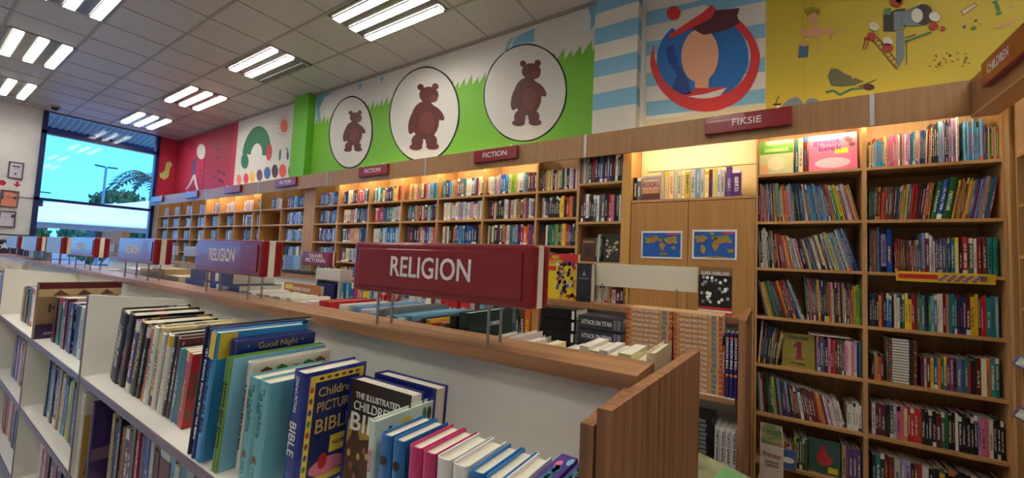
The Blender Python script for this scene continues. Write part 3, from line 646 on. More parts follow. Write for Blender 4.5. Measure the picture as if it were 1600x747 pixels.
def blobs(lst):
    out = []
    for (x, y, rx, ry) in lst: out.append([(x + rx * (1 + .25 * math.sin(3 * a + x * 9) + .12 * math.sin(7 * a)) * math.cos(a), y + ry * (1 + .25 * math.cos(4 * a + y * 7)) * math.sin(a)) for a in [k * 2 * PI / 18 for k in range(18)]])
    return out
poster((-.835, 1.698, -.535, 1.909), 'world map poster on the left cupboard door', blobs([(-.55, .35, .28, .25), (-.3, .55, .15, .12), (.05, -.1, .14, .28), (.5, .35, .3, .28), (.6, -.2, .1, .12), (-.05, .35, .12, .14), (.1, -.65, .2, .1)]), (.2, .85))
poster((-.467, 1.704, -.18, 1.917), 'world map poster with wide landmasses on the right cupboard door', blobs([(-.62, .38, .26, .26), (-.5, -.32, .11, .3), (.02, .42, .14, .14), (.06, -.1, .16, .3), (.42, .36, .36, .28), (.72, -.42, .14, .14), (-.1, .75, .1, .1), (0, -.84, .6, .05)]), (.35, .9))

# ------------------------------------------------------------------ books
def uvbox(bm, uvl, x0, y0, z0, x1, y1, z1, mi, role):
    for f in box(bm, x0, y0, z0, x1, y1, z1, mi):
        for l in f.loops:
            c = l.vert.co
            l[uvl].uv = (c.x, c.z) if (role == 's' and f.normal.y < .5) else (2 + c.y, c.z) if role == 'b' else (5, .5)
def book_mesh(kind):
    bm = bmesh.new(); uvl = bm.loops.layers.uv.new('UVMap')
    if kind == 'soft':
        uvbox(bm, uvl, 0, .022, 0, .05, 1, 1, 0, 'b'); uvbox(bm, uvl, .95, .022, 0, 1, 1, 1, 0, 'b'); uvbox(bm, uvl, 0, 0, 0, 1, .022, 1, 0, 's'); uvbox(bm, uvl, .05, .022, 0, .95, .992, .996, 1, 'p')
    else:
        t = .2 if kind == 'thin' else .085
        uvbox(bm, uvl, 0, .03, 0, t, 1, 1, 0, 'b'); uvbox(bm, uvl, 1 - t, .03, 0, 1, 1, 1, 0, 'b')
        v = []
        for (x, y) in ((0, .03), (.12, .008), (.35, 0), (.65, 0), (.88, .008), (1, .03)): v.append((x, y))
        for (a, b) in zip(v[:-1], v[1:]):
            q = [bm.verts.new(c) for c in ((a[0], a[1], 0), (b[0], b[1], 0), (b[0], b[1], 1), (a[0], a[1], 1))]; f = bm.faces.new(q)
            for l in f.loops: l[uvl].uv = (l.vert.co.x, l.vert.co.z)
        for z in (0, 1):
            f = bm.faces.new([bm.verts.new((x, y, z)) for x, y in v])
            for l in f.loops: l[uvl].uv = (5, .5)
        uvbox(bm, uvl, t, .03, .02, 1 - t, .965, .975, 1, 'p')
    bm.normal_update(); me = bpy.data.meshes.new('book_' + kind); bm.to_mesh(me); bm.free(); me.materials.append(M_COVER); me.materials.append(M_PAGES); return me
BM = {k: book_mesh(k) for k in ('soft', 'hard', 'thin')}
CL = {'K': ((24, 22, 26), 'black'), 'N': ((28, 38, 84), 'navy'), 'B': ((32, 88, 164), 'blue'), 'b': ((110, 168, 206), 'sky blue'), 'c': ((40, 156, 204), 'cyan'), 'T': ((34, 118, 122), 'teal'),
      'G': ((44, 104, 56), 'dark green'), 'g': ((136, 176, 60), 'lime'), 'Y': ((226, 190, 36), 'yellow'), 'y': ((226, 208, 150), 'cream'), 'O': ((216, 112, 44), 'orange'), 'R': ((186, 34, 40), 'red'),
      'r': ((106, 28, 34), 'maroon'), 'P': ((214, 110, 140), 'pink'), 'p': ((230, 176, 178), 'blush'), 'V': ((92, 60, 124), 'purple'), 'v': ((160, 136, 190), 'lilac'), 'W': ((226, 222, 214), 'white'),
      'w': ((190, 188, 184), 'silver'), 'S': ((92, 98, 108), 'slate'), 'U': ((104, 70, 46), 'brown'), 'u': ((176, 142, 100), 'tan'), 'm': ((120, 120, 60), 'olive')}
DARK = set('KNBTGRrVSUm')
def jit(c, a=14): d = random.uniform(-a, a); return lin(tuple(min(255, max(0, v + d + random.uniform(-a * .6, a * .6))) for v in c))
ORD = lambda n: ('%d%s' % (n, 'th' if 10 <= n % 100 <= 20 else {1: 'st', 2: 'nd', 3: 'rd'}.get(n % 10, 'th')))
PEND = []
FARB = []     # far novels kept for the one merged object
def put_book(name, kind, x, y, z, t, d, h, lean, code, label, cat, group, roty=0, far=False, tilt=0):
    c = jit(CL[code][0]); acc = c if name == 'reference_book' else jit(CL['W'][0] if code in DARK and random.random() < .6 else CL[random.choice('KNRBOYWrG')][0])
    if far: FARB.append((x, y, z, t, d, h, lean, c, acc, random.random())); return None
    o = link(name, BM[kind]); o.scale = (t, d, h); o.location = (x, y, z + (t * math.sin(lean) if lean > 0 else 0)); o.rotation_euler = (tilt, lean, 0)
    o.color = (*c, 1); o['accent'] = [*acc]
    o['category'] = cat; o['group'] = group; return o
def row(name, kind, z, Y, depth, clusters, where, cat, group, px=True, far=None, lim=None):
    """clusters: (x0, x1, height or (h0,h1), lean in degrees or (a0,a1), colours)"""
    cnt = 0
    allc = ''.join(c[4] for c in clusters).replace(' ', '')
    for (a, b, h, ln, codes) in clusters:
        codes = codes.replace(' ', ''); n = len(codes)
        x0, x1 = (xat(a, z, Y), xat(b, z, Y)) if px else (a, b)
        h0, h1 = h if isinstance(h, tuple) else (h, h); l0, l1 = ln if isinstance(ln, tuple) else (ln, ln)
        if lim:
            x0 = max(x0, lim[0] + max(0, -math.radians(l0)) * h0 * .5 if px else lim[0]); x1 = min(x1, lim[1] - max(0, math.sin(math.radians(l1)) * h1))
            if l0 < 0: x0 = max(x0, lim[0] + h0 * math.sin(math.radians(-l0)) - .0)
        H = [(h0 + (h1 - h0) * i / max(1, n - 1)) * random.uniform(.93, 1.03) for i in range(n)]
        A = [math.radians(l0 + (l1 - l0) * i / max(1, n - 1)) for i in range(n)]
        wts = [random.choice((.7, .85, 1, 1, 1.3)) for _ in range(n)]
        ext = [max(0, (math.tan(A[i]) - math.tan(A[i + 1])) * max(H[i], H[i + 1])) for i in range(n - 1)] + [0]
        T = (x1 - x0 - sum(ext)) / sum(wt / math.cos(al) for wt, al in zip(wts, A))
        x = x0
        for i in range(n):
            t = T * wts[i]; cnt += 1; cd = codes[i]; j = cnt - 1
            L = CL[allc[j - 1]][1] if j else None; Rr = CL[allc[j + 1]][1] if j + 1 < len(allc) else None
            nb = ('between %s and %s ones' % (L, Rr)) if L and Rr else ('first on the left' if Rr else 'last on the right')
            sz = 'thin ' if t < .0125 else 'thick ' if t > .032 else ''
            lab = '%s%s %s %s, %s' % (sz, CL[cd][1], cat, nb, where)
            alt = '%s%s %s, %s from the left, %s' % (sz, CL[cd][1], cat, ORD(cnt), where)
            isf = far() if far else False
            kk = kind if t > .014 or kind == 'soft' else ('thin' if kind == 'hard' else kind)
            bo = put_book(name, kk, x, Y + random.uniform(0, .008), z + .0005, t * .95, depth * random.uniform(.93, 1), H[i], A[i], cd, lab, cat, group, far=isf)
            if bo: PEND.append((bo, lab, alt))
            x += t / math.cos(A[i]) + ext[i]
def face_out(name, x0, x1, z, h, Y, th, rgb, label, cat='picture book', tilt=.10, rough=.2, group=None, yaw=0):
    """a book stood face out, leaning back: cover board, back board, pages"""
    W = (x1 - x0); t = empty(name, (x0, Y, z + .0006 + th * math.sin(tilt))); t.rotation_euler = (-tilt, 0, yaw); tag(t, label, cat, group)
    m = mat('cover_%d_%d_%d' % rgb, rgb, rough, coat=.3)
    bm = bmesh.new(); box(bm, 0, 0, 0, W, .0025, h); box(bm, 0, th - .0025, 0, W, th, h); box(bm, 0, .0025, 0, .0025, th - .0025, h); obj('cover', bm, m, t)
    bxo('page_block', (.0025, .0025, .003, W - .004, th - .0025, h - .004), M_PAGES, t)
    return t, W
def cov(t, pts, m, lay=1, name='cover_art'):
    bm = bmesh.new(); prism(bm, pts, 'y', -.0004 * lay - .0003, -.0004 * (lay - 1)); bmesh.ops.triangulate(bm, faces=[f for f in bm.faces if len(f.verts) > 4]); return obj(name, bm, m, carrier(t))
def rect(x0, z0, x1, z1): return [(x0, z0), (x1, z0), (x1, z1), (x0, z1)]

# ---- children bays, left bay
cb = 'picture book'; YR = D + .03
SHN = ['top shelf', 'second shelf', 'third shelf', 'fourth shelf', 'fifth shelf', 'sixth shelf', 'seventh shelf', 'bottom shelf']
def lb(i): return '%s, left children bay' % SHN[i]
def rb(i): return '%s, right children bay' % SHN[i]
x0, x1 = xat(1183, SR[0], YR) + .012, xat(1240, SR[0], YR)
t, W = face_out('picture_book', x0, x1, SR[0], .245, YR + .02, .02, (196, 200, 150), 'green and peach picture book standing face out on the top children shelf')
cov(t, rect(.002, .15, W - .002, .243), mat('art_green', (84, 150, 60), .2)); cov(t, rect(.03, .165, W - .03, .19), mat('art_lime', (150, 190, 120), .2), 2); cov(t, [(W / 2 + .05 * math.cos(a), .08 + .05 * math.sin(a)) for a in [k * PI / 12 for k in range(24)]], mat('art_cream', (226, 214, 180), .2), 2); cov(t, rect(.01, .01, .05, .07), mat('art_peach', (226, 164, 110), .2), 2)
xa, xb = xat(1243, SR[0], YR), xat(1262, SR[0], YR)
row('picture_book', 'hard', SR[0], YR + .01, .2, [(xa, xb, (.24, .245), 0, 'Tyr')], 'top shelf between two face-out books', cb, 'children top shelf books', px=False)
x0, x1 = xat(1264, SR[0], YR), xat(1341, SR[0], YR)
t, W = face_out('picture_book', x0, x1, SR[0], .25, YR + .02, .022, (226, 120, 156), 'pink groot boek picture book standing face out on the top children shelf')
MP = mat('art_purple', (120, 50, 140), .3)
text('groot', .14, .04, MP, t, (W * .38, -.001, .20), FY, bold=.012); text('boek', .12, .036, MP, t, (W * .45, -.001, .155), FY, bold=.012)
cov(t, rect(W * .55, .115, W * .82, .15), mat('art_yellow', (232, 206, 60), .3), 1); cov(t, [(W / 2 + .09 * math.cos(a), .055 + .035 * math.sin(a)) for a in [k * PI / 12 for k in range(24)]], mat('art_palepink', (240, 186, 200), .3), 1)
for (a, b) in ((.80, .21), (.9, .17), (.85, .2)): cov(t, [(W * a + .016 * math.cos(q), b + .016 * math.sin(q)) for q in [k * PI / 6 for k in range(12)]], mat('art_face', (110, 60, 70), .3), 1)
row('picture_book', 'hard', SR[1], YR, .21, [(1179, 1344, (.262, .235), (-1, -13), 'rPwgPPvNSTuubgWyOOPWbuNKGNTSbWuGbbcNwcSbbwrrOuTgYYrvwwPyu')], lb(1), cb, 'leaning picture books, second shelf', lim=(-.058, .481))
row('picture_book', 'hard', SR[2], YR, .21, [(1179, 1256, (.275, .2), (-2, -12), 'SKWwWGKSuKurRSOPyOuWbWwP'), (1258, 1343, (.19, .275), (-13, -15), 'NKVuyTNbVyWWuKyWKuyBbyYWbTbwrWbbSNBB')], lb(2), cb, 'leaning picture books, third shelf', lim=(-.058, .481))
row('picture_book', 'hard', SR[3], YR, .21, [(1197, 1258, (.235, .26), (-12, -18), 'SyYuGgbTrUrOYOrRONbWN'), (1262, 1346, (.275, .235), (-4, 0), 'GUPSRrSKYyrNNNGOPWyUKrPKuWNKVOOgggg')], lb(3), cb, 'picture books, fourth shelf', lim=(-.058, .481))
row('picture_book', 'hard', SR[4], YR, .21, [(1184, 1216, (.28, .22), (4, 8), 'wNSKBKTuUKYN')], 'fifth shelf, left of Stories book', cb, 'books on the fifth shelf', lim=(-.058, .481))
x0, x1 = xat(1222, SR[4], YR), xat(1274, SR[4], YR)
t, W = face_out('story_book', x0, x1, SR[4], .215, YR + .02, .02, (150, 134, 44), 'olive yellow Stories book with a red number one, standing face out', tilt=.08)
text('Stories', .105, .028, M_BLACK, t, (W / 2, -.001, .19), FY, bold=.01); text('Jariges', .08, .018, M_BLACK, t, (W / 2, -.001, .025), FY, bold=.01)
MR1 = mat('art_crimson', (140, 40, 60), .4)
cov(t, [(W * .42, .05), (W * .66, .05), (W * .66, .065), (W * .6, .065), (W * .6, .165), (W * .5, .165), (W * .36, .14), (W * .36, .125), (W * .46, .13), (W * .46, .065), (W * .42, .065)], MR1)
for k in range(14): a, b = random.uniform(.05, .95) * W, random.uniform(.04, .16); cov(t, rect(a, b, a + .008, b + .006), random.choice((M_BLACK, MR1, MATS['art_green'], MATS['art_lime'])), 1)
row('story_book', 'soft', SR[4], YR, .17, [(1276, 1346, .215, 0, 'vSVGNPrRrrGSPPpWPvKT')], 'fifth shelf, right of Stories book', 'story book', 'series books on the fifth shelf', lim=(-.058, .481))
tag(bxo('stacked_leaflets', (xat(1258, SR[4], YR) + .02, YR + .01, SR[4] + .222, xat(1330, SR[4], YR), YR + .15, SR[4] + .229), MATS['white_laminate']), 'white booklets lying flat on top of the fifth shelf books, left children bay', 'booklet')
row('story_book', 'soft', SR[5], YR, .17, [(1184, 1322, (.26, .155), (-3, -13), 'SwwrKGrTgrbUNVbKrOKUWKrrrrrOOurWvWWwWW'), (1324, 1347, .155, 0, 'WWWWW')], lb(5), 'story book', 'paperbacks on the sixth shelf', lim=(-.058, .481))
row('story_book', 'soft', SR[6], YR, .17, [(1205, 1240, (.16, .14), 0, 'TrSWWuOyWO'), (1241, 1262, .2, 0, 'gKGKG')], lb(6), 'story book', 'books on the seventh shelf', lim=(-.058, .481))
x0, x1 = xat(1264, SR[6], YR), xat(1314, SR[6], YR)
t, W = face_out('story_book', x0, x1, SR[6], .20, YR + .02, .02, (30, 84, 66), 'dark green face-out book with a red figure patch, seventh children shelf', tilt=.08)
cov(t, [(W * .3, .06), (W * .45, .04), (W * .7, .06), (W * .8, .09), (W * .6, .12), (W * .5, .17), (W * .38, .165), (W * .34, .12), (W * .24, .1)], mat('art_redfig', (176, 44, 48), .4)); cov(t, rect(W * .62, .01, W * .92, .045), mat('tag_yellow', (222, 190, 30), .5), 2, 'price_tag')
row('story_book', 'soft', SR[6], YR, .17, [(1316, 1346, .2, 0, 'uVVVV')], 'seventh shelf, left bay, by divider', 'story book', 'books on the seventh shelf', lim=(-.058, .481))
row('story_book', 'soft', SR[7], YR, .17, [(1250, 1346, .2, 0, 'GgmWWSKuKGTrKU')], lb(7), 'story book', 'books on the bottom shelf', lim=(-.058, .481))
# ---- right bay
row('picture_book', 'hard', SR[0], YR, .2, [(1358, 1424, (.175, .205), 0, 'yyybbccccyyPPpPPPWSPWvv'), (1424, 1456, (.2, .215), (1, 2), 'TTWpuBNBBuUPg'), (1456, 1500, (.235, .262), 0, 'KNKKbbbvNKKvWvWvWW')], rb(0), cb, 'books on the top shelf', lim=(.5055, 1.052))
row('picture_book', 'hard', SR[0], YR, .2, [(1507, 1539, .235, 0, 'bbbbbbb'), (1539, 1562, (.2, .18), 0, 'BVgyGgyuyg')], 'top right shelf, past gap', cb, 'books on the top shelf', lim=(.5055, 1.052))
row('picture_book', 'hard', SR[1], YR, .2, [(1358, 1452, (.2, .215), (1, 7), 'TTrKGVKrROORGUrrUGBUyYgyyTRRRRrKKPPOuO'), (1454, 1486, .235, 9, 'GBG'), (1487, 1558, (.225, .235), 9, 'YurOguUOYYuSSVVvTPbuOSTTBR')], rb(1), cb, 'books on the second shelf', lim=(.5055, 1.052))
row('chapter_book', 'hard', SR[2], YR, .2, [(1359, 1376, .265, 0, 'GTORbSbS'), (1377, 1396, .27, 0, 'vB'), (1400, 1441, (.195, .2), (-2, 0), 'RUrRUGUrUUPUuUTS'), (1441, 1463, (.25, .2), 0, 'brWwy'), (1463, 1486, .2, 0, 'VNSVSN'), (1487, 1562, (.205, .215), 0, 'TyKRGWrrTT')], rb(2), 'chapter book', 'books on the third shelf', lim=(.5055, 1.052))
row('chapter_book', 'soft', SR[3], YR, .16, [(1359, 1562, (.195, .225), 0, 'KNKKOrKBBKyWKGYYRrGuTKGbSWWrOTTTNNNrYYKRRTTb')], rb(3), 'chapter book', 'paperbacks on the fourth shelf', lim=(.5055, 1.052))
row('chapter_book', 'soft', SR[4], YR, .15, [(1362, 1382, .16, 0, 'KuOr')], 'fifth shelf, left of flat stack', 'chapter book', 'paperbacks on the fifth shelf', lim=(.5055, 1.052))
row('chapter_book', 'soft', SR[4], YR, .15, [(1439, 1564, (.17, .2), 0, 'rWrYBOGYVRKSBTRKrWOTT')], 'fifth shelf, right of flat stack', 'chapter book', 'paperbacks on the fifth shelf', lim=(.5055, 1.052))
row('chapter_book', 'soft', SR[5], YR, .15, [(1363, 1570, (.185, .205), 0, 'WrrrKSwPPyRRRRKKKKrGGKKWKKKKKvPPWKKK')], rb(5), 'chapter book', 'paperbacks on the sixth shelf', lim=(.5055, 1.052))
row('chapter_book', 'soft', SR[6], YR, .15, [(1364, 1574, (.2, .19), 0, 'KTKrrwvvKrRWKKYKKKKKWWKrWK')], rb(6), 'chapter book', 'paperbacks on the seventh shelf', lim=(.5055, 1.052))
# flat stack of comic volumes
def volume_mesh(name, W, Dp, Hh, cover, spine_mats):
    bm = bmesh.new(); box(bm, 0, 0, 0, W, .002, Hh, 0); box(bm, 0, .002, 0, W, Dp, .0012, 0); box(bm, 0, .002, Hh - .0012, W, Dp, Hh, 0); box(bm, .001, .002, .0012, W - .001, Dp - .002, Hh - .0012, 1)
    for i, (a, b) in enumerate(spine_mats[0]): box(bm, a * W, -.0006, Hh * .12, b * W, 0, Hh * .88, 2 + i)
    me = bpy.data.meshes.new(name); bmesh.ops.recalc_face_normals(bm, faces=bm.faces); bm.to_mesh(me); bm.free()
    for m in [cover, M_PAGES] + spine_mats[1]: me.materials.append(m)
    return me
M_OR = mat('spine_orange', (214, 120, 56), .4); M_CRM = mat('spine_cream', (226, 200, 166), .4); M_SW = mat('spine_white', (220, 216, 206), .4); M_DRK = mat('spine_dark', (40, 34, 38), .4)
xs0 = xat(1385, 1.1, YR); xs1 = xat(1438, 1.1, YR)
vm = [volume_mesh('comic_volume', xs1 - xs0 - .02, .12, .0158, M_DRK, ([(.03, .12), (.14, .72), (.76, .86), (.88, .98)], [mat('sp%d' % i, c, .4), M_SW, M_DRK, mat('sq%d' % i, c2, .4)])) for i, (c, c2) in enumerate((((206, 96, 50), (150, 60, 40)), ((90, 110, 60), (206, 110, 50)), ((170, 40, 50), (90, 100, 60)), ((120, 110, 100), (160, 60, 50))))]
for k in range(16):
    o = link('comic_volume', vm[(k * 3) % 4], None, (xs0 + .008 + random.uniform(-.002, .002), YR, SR[4] + .0005 + k * .0161)); tag(o, 'pale spined comic volume lying flat, %s up in the stack of the right children bay' % ORD(k + 1), 'comic volume', 'comic volumes stacked flat')
# yellow shelf strip
a = onY(1400, 433, D - .006); b = onY(1556, 436, D - .006); t = empty('shelf_strip', ((a.x + b.x) / 2, D - .004, SR[2] - .018)); tag(t, 'yellow promotional shelf strip with a red bar, right children bay', 'shelf strip'); W = (b.x - a.x) / 2
bxo('strip', (-W, -.002, -.028, W, .0, .028), mat('strip_yellow', (222, 182, 44), .35), t); bxo('red_bar', (-W * .95, -.0035, -.011, -W * .12, -.002, .014), mat('strip_red', (200, 40, 40), .4), t)
bm = bmesh.new()
for k in range(15): x_ = -W * .1 + k * W * .055; box(bm, x_, -.0034, -.02 + .012 * (k % 3), x_ + .016, -.002, -.008 + .012 * (k % 3))
obj('purple_print', bm, mat('strip_purple', (130, 100, 160), .5), t); bxo('badge', (W * .72, -.0034, -.012, W * .84, -.002, .016), mat('strip_badge', (90, 90, 100), .5), t)
text('voor kinders van alle ouderdomme', W * .7, .008, M_TXT, t, (-W * .53, -.0036, .002), FY) if False else None

# ---- cupboard-top novels
zc = 2.1555; Yc = D + .04
row('novel', 'soft', zc, Yc, .13, [(989, 1001, .2, 0, 'KS')], 'left of the KOORS book on the cupboard', 'novel', 'novels on the cupboard')
x0, x1 = xat(1003, zc, Yc), xat(1030, zc, Yc)
t, W = face_out('novel', x0, x1, zc, .2, Yc + .0, .03, (196, 176, 160), 'KOORS novel standing face out on the cupboard', 'novel', tilt=.05)
cov(t, rect(0, .0, W, .055), mat('art_rust', (90, 50, 34), .4)); cov(t, rect(0, .055, W, .09), mat('art_sunset', (190, 130, 90), .4)); text('KOORS', W * .9, .045, mat('koors_red', (150, 30, 36), .4), t, (W / 2, -.001, .125), FY, bold=.012); text('DEON MEYER', W * .85, .018, M_GREY, t, (W / 2, -.001, .178), FY)
row('novel', 'soft', zc, Yc, .13, [(1032, 1132, (.225, .215), 0, 'wyywyyYwbwyryWw')], 'on the cupboard right of KOORS', 'novel', 'novels on the cupboard')
row('novel', 'soft', zc, Yc, .13, [(1134, 1158, (.225, .215), 0, 'VV')], 'right end of the cupboard top', 'novel', 'novels on the cupboard')

# ---- fiction bays: nearest 300 as things, the rest in one object
NOV = [0]
def farnow():
    NOV[0] += 1; return NOV[0] > 285
YF = D + .02
PAL = {17: ['wwKRrRWKGWRrNBBBKw', 'YuYWwWWKKKSKKSSKK', 'wKNNbTKRPOYYuKrNK'],
       16: ['KrKuYWYyKWuyyGKWKKWprWw', 'wWKKKKKKKYYKROOKK', 'KKKWGTTTggKSYYRRBKKK', 'KSNuWbTKOrVNKWw'],
       15: ['WWybPvBBcyggWWbSrKrK', 'KrWKKKWWrwyuuNOVWNK', 'wGyKKNuOWTTvNROOVV'],
       14: ['TKBbuOSSSTWWWwbrWy', 'WWWwWWwvWwWvWWwW', 'WSyKKOrBcTNBBNKKS'],
       13: ['OyuyyPgyrPwbbTb', 'KSKTuOKWONwbTNNK', 'KrrKKrSOwNVbOPN'],
       12: ['bcyTyrNKBYYRO', 'RRRSBGTgwwW', 'wywTwbBbBbw', 'KWKNBNBwb'],
       11: ['KKyWKrORRTK', 'yyuWKSKS', 'GGRuOuSNB', 'rywwKSN'],
       10: ['SNbVNwBKN', 'KNuyNbBB', 'rKbVNwKvb', 'KmbwSvbNb'],
       9: ['rwVwbSNKS', 'SwvNbBwNb', 'NbvTNbwSb', 'KNbSwN']}
for bi in range(len(BAYS) - 1, -1, -1):
    a, b, S, nm = BAYS[bi]; w_ = b - a
    if S is SF8:
        row('novel', 'soft', S[0], YF - .02, .13, [(a + .02, b - .015, .225, 0, 'SwuSKKRKNBKKVNKWKK')], 'top shelf, ' + nm, 'novel', 'novels', px=False)
        row('novel', 'soft', S[1], YF - .02, .13, [(a + .03, b - .015, (.235, .225), 0, 'KrWKKSWSSKKRPKKW')], 'second shelf, ' + nm, 'novel', 'novels', px=False)
        t, W = face_out('novel', a + .03, a + .16, S[2], .20, YF + .01, .02, (96, 62, 48), 'brown face-out novel with a dark rider patch, third shelf beside the cupboard', 'novel', tilt=.1)
        cov(t, [(W * .3, .05), (W * .7, .05), (W * .66, .1), (W * .5, .14), (W * .36, .1)], M_DRK); cov(t, rect(W * .1, .16, W * .9, .175), mat('art_gold', (170, 130, 80), .4))
        row('novel', 'soft', S[2], YF - .03, .13, [(a + .175, a + .225, .235, 2, 'KwK')], 'third shelf, ' + nm, 'novel', 'novels', px=False)
        t, W = face_out('novel', a + .235, b - .02, S[2], .23, YF - .0, .03, (60, 56, 52), 'black and cream patterned face-out novel, third shelf beside the cupboard', 'novel', tilt=.08)
        for k in range(26): q, r_ = random.uniform(.1, .85) * W, random.uniform(.04, .2); cov(t, [(q + .012 * math.cos(s), r_ + .012 * math.sin(s)) for s in (0, 1, 2, 3, 4, 5)], random.choice((mat('art_cream2', (176, 164, 130), .4), MATS['art_cream'], M_DRK)), 1 + k % 3)
        continue
    for si in range(5):
        z = S[si]; key = bi if bi in PAL else None
        gx = .02 + max(0, 16 - bi) * .014 + (.03 if si else .0)
        if bi >= 9 and bi != 17 or bi == 17:
            if key is None: key = 9
        rws = PAL.get(bi, None)
        nsl = max(6, int(w_ / .031))
        if bi < 9:
            code = ''.join(random.choice('bNBbwSvWNbKu' if si else 'wyWpwuwSK') for _ in range(int(nsl * .62))); xs = a + w_ * random.uniform(.40, .52)
        elif rws and si < len(rws): code = rws[si]; xs = a + gx
        else: code = ''.join(random.choice('NBbSKrwuVK') for _ in range(nsl - 2)); xs = a + gx
        if bi == 8 and si in (1, 2): continue
        if bi >= 9 and si == 4 and bi > 13: continue
        hh = .19 if (bi in (16, 15, 14) or bi == 17) else .18
        row('novel', 'soft', z, YF, .125, [(xs, b - .016, hh, 0, code)], '%s, %s' % (SHN[si], nm), 'novel', 'novels', px=False, far=farnow)
# merged far novels
bm = bmesh.new(); uvl = bm.loops.layers.uv.new('UVMap'); c1 = bm.verts.layers.float_color.new('base_col'); c2 = bm.verts.layers.float_color.new('accent_col')
for (x, y, z, t, d, h, ln, c, acc, rn) in FARB:
    n0 = len(bm.verts)
    for (bx, role, mi) in (((0, .022, 0, .05, 1, 1), 'b', 0), ((.95, .022, 0, 1, 1, 1), 'b', 0), ((0, 0, 0, 1, .022, 1), 's', 0), ((.05, .022, 0, .95, .992, .996), 'p', 1)):
        for f in box(bm, *bx, mi):
            for l in f.loops: q = l.vert.co; l[uvl].uv = (q.x, q.z) if role == 's' else (2 + q.y, q.z) if role == 'b' else (5, .5)
    bm.verts.ensure_lookup_table()
    for v in bm.verts[n0:]:
        v[c1] = (*c, rn); v[c2] = (*acc, 1); v.co = Vector((x + v.co.x * t, y + v.co.y * d, z + v.co.z * h))
me = bpy.data.meshes.new('far_novels'); bm.to_mesh(me); bm.free(); me.materials.append(M_COVER_FAR); me.materials.append(M_PAGES)
o = link('novel_rows', me); o['kind'] = 'stuff'; o['label'] = 'rows of distant novels filling the fiction bays toward the window'; o['category'] = 'novels'

# ------------------------------------------------------------------ gondolas (double-sided display units)
GS = [1.045, .632, .217]                # shelf tops
M_GW = mat('gondola_white', (238, 235, 226), .45)
def gondola(x0, x1, y0, yb, label, mids=(), wooden=False, shelves=GS, left_div=True):
    t = empty('display_gondola', ((x0 + x1) / 2, 0, 0)); tag(t, label, 'display gondola', 'double-sided display gondolas'); W = (x1 - x0) / 2
    sm = M_WAL if wooden else M_GW
    bxo('back_panel', (-W, yb, .02, W, yb + .055, 1.364), M_GW, t)
    for z in shelves:
        bxo('shelf', (-W + .01, y0, z - .022, W - .01, yb - .0005, z), M_GW, t)
        bxo('shelf_edging', (-W + .01, y0 - .006, z - .024, W - .01, y0 - .0003, z), M_WALT if wooden else M_EDGE, t)
    def divider(x, th, z0, z1):
        bm = bmesh.new(); prism(bm, [(y0 - .004, z0), (yb - .0006, z0), (yb - .0006, min(z1, 1.35)), (y0 - .004, z1)], 'x', x - th / 2, x + th / 2); obj('divider', bm, M_GW, t)
        if not wooden: bxo('divider_edging', (x - th / 2 - .0005, y0 - .0075, z0, x + th / 2 + .0005, y0 - .0045, z1), M_EDGE, t)
    if left_div: divider(-W + .009, .016, .05, 1.395)
    for m_ in mids: divider(m_ - (x0 + x1) / 2, .016, .05, GS[0] - .025)
    bxo('base', (-W + .01, y0 + .04, 0, W - .01, yb, .07), M_GREY, t)
    # far side: a shallow shelf run of its own
    for z in (1.15, .70, .25): bxo('shelf', (-W + .01, yb + .056, z - .022, W - .01, yb + .43, z), M_GW, t)
    return t
YG, YGB = .48, .872
gondola(-2.495, -.252, YG, YGB, 'nearest white display gondola, holding the large colourful children bibles')
gondola(-4.93, -2.505, YG, YGB, 'second white display gondola, behind the divider left of the black books', mids=(-3.72,))
gondola(-7.36, -4.94, YG, YGB, 'third white display gondola, at the left edge of the photo', mids=(-6.15,))
gondola(-9.79, -7.37, YG, YGB, 'farthest white display gondola of the near row', mids=(-8.58,))
for i, (a, b) in enumerate(((-1.53, -.222), (-3.6, -1.532), (-6.2, -3.602), (-9.8, -6.202))):
    tag(bxo('worktop', (a, .835, 1.3655, b, .985, 1.40), M_WALT, bev=.0), ['wooden top board under the nearest RELIGION sign', 'wooden top board under the second RELIGION sign', 'wooden top board under the two distant RELIGION signs', 'far end of the wooden top board under the pale blank signs'][i], 'top board', 'top boards of the near gondola row')
# end panels
bm = bmesh.new(); prism(bm, [(-.221, .608), (-.198, .611), (-.155, 1.223), (-.178, 1.225)], 'z', 0, 1.40); o = obj('end_panel', bm, M_WAL); tag(o, 'walnut end panel of the nearest gondola, facing the camera side', 'end panel')
bm = bmesh.new(); prism(bm, [(-.246, .604), (-.2245, .604), (-.2085, .832), (-.246, .832)], 'z', 0, 1.373); o = obj('end_panel', bm, M_WAL); tag(o, 'narrow inner walnut panel just left of the main end panel', 'end panel')

# hardbacks and paperbacks on the near row
def nr(z, cl, where, cat, grp, Y=.53, d=.2, kind='hard'): row(cat.replace(' ', '_'), kind, z, Y, d, cl, where, cat, grp, px=False)
nr(GS[0], [(-2.335, -2.17, .30, (13, 13), 'KK'), (-2.13, -1.975, (.29, .285), 12, 'VKK'), (-1.955, -1.925, .285, 12, 'O'), (-1.92, -1.81, .285, 11, 'WyW'), (-1.80, -1.675, .28, 10, 'KWKr')], 'black book group, nearest gondola', 'hardback', 'books left of the bibles', kind='hard', d=.24)
nr(GS[0], [(-1.665, -1.60, .255, 9, 'TT'), (-1.598, -1.55, .25, 9, 'RR')], 'right of black books, nearest gondola', 'hardback', 'books left of the bibles', kind='soft', d=.2)
nr(GS[0], [(-4.50, -4.33, .245, 2, 'YKU'), (-4.30, -4.12, .25, 2, 'TGW')], 'second gondola top shelf, left group', 'paperback', 'books on the second gondola', kind='soft')
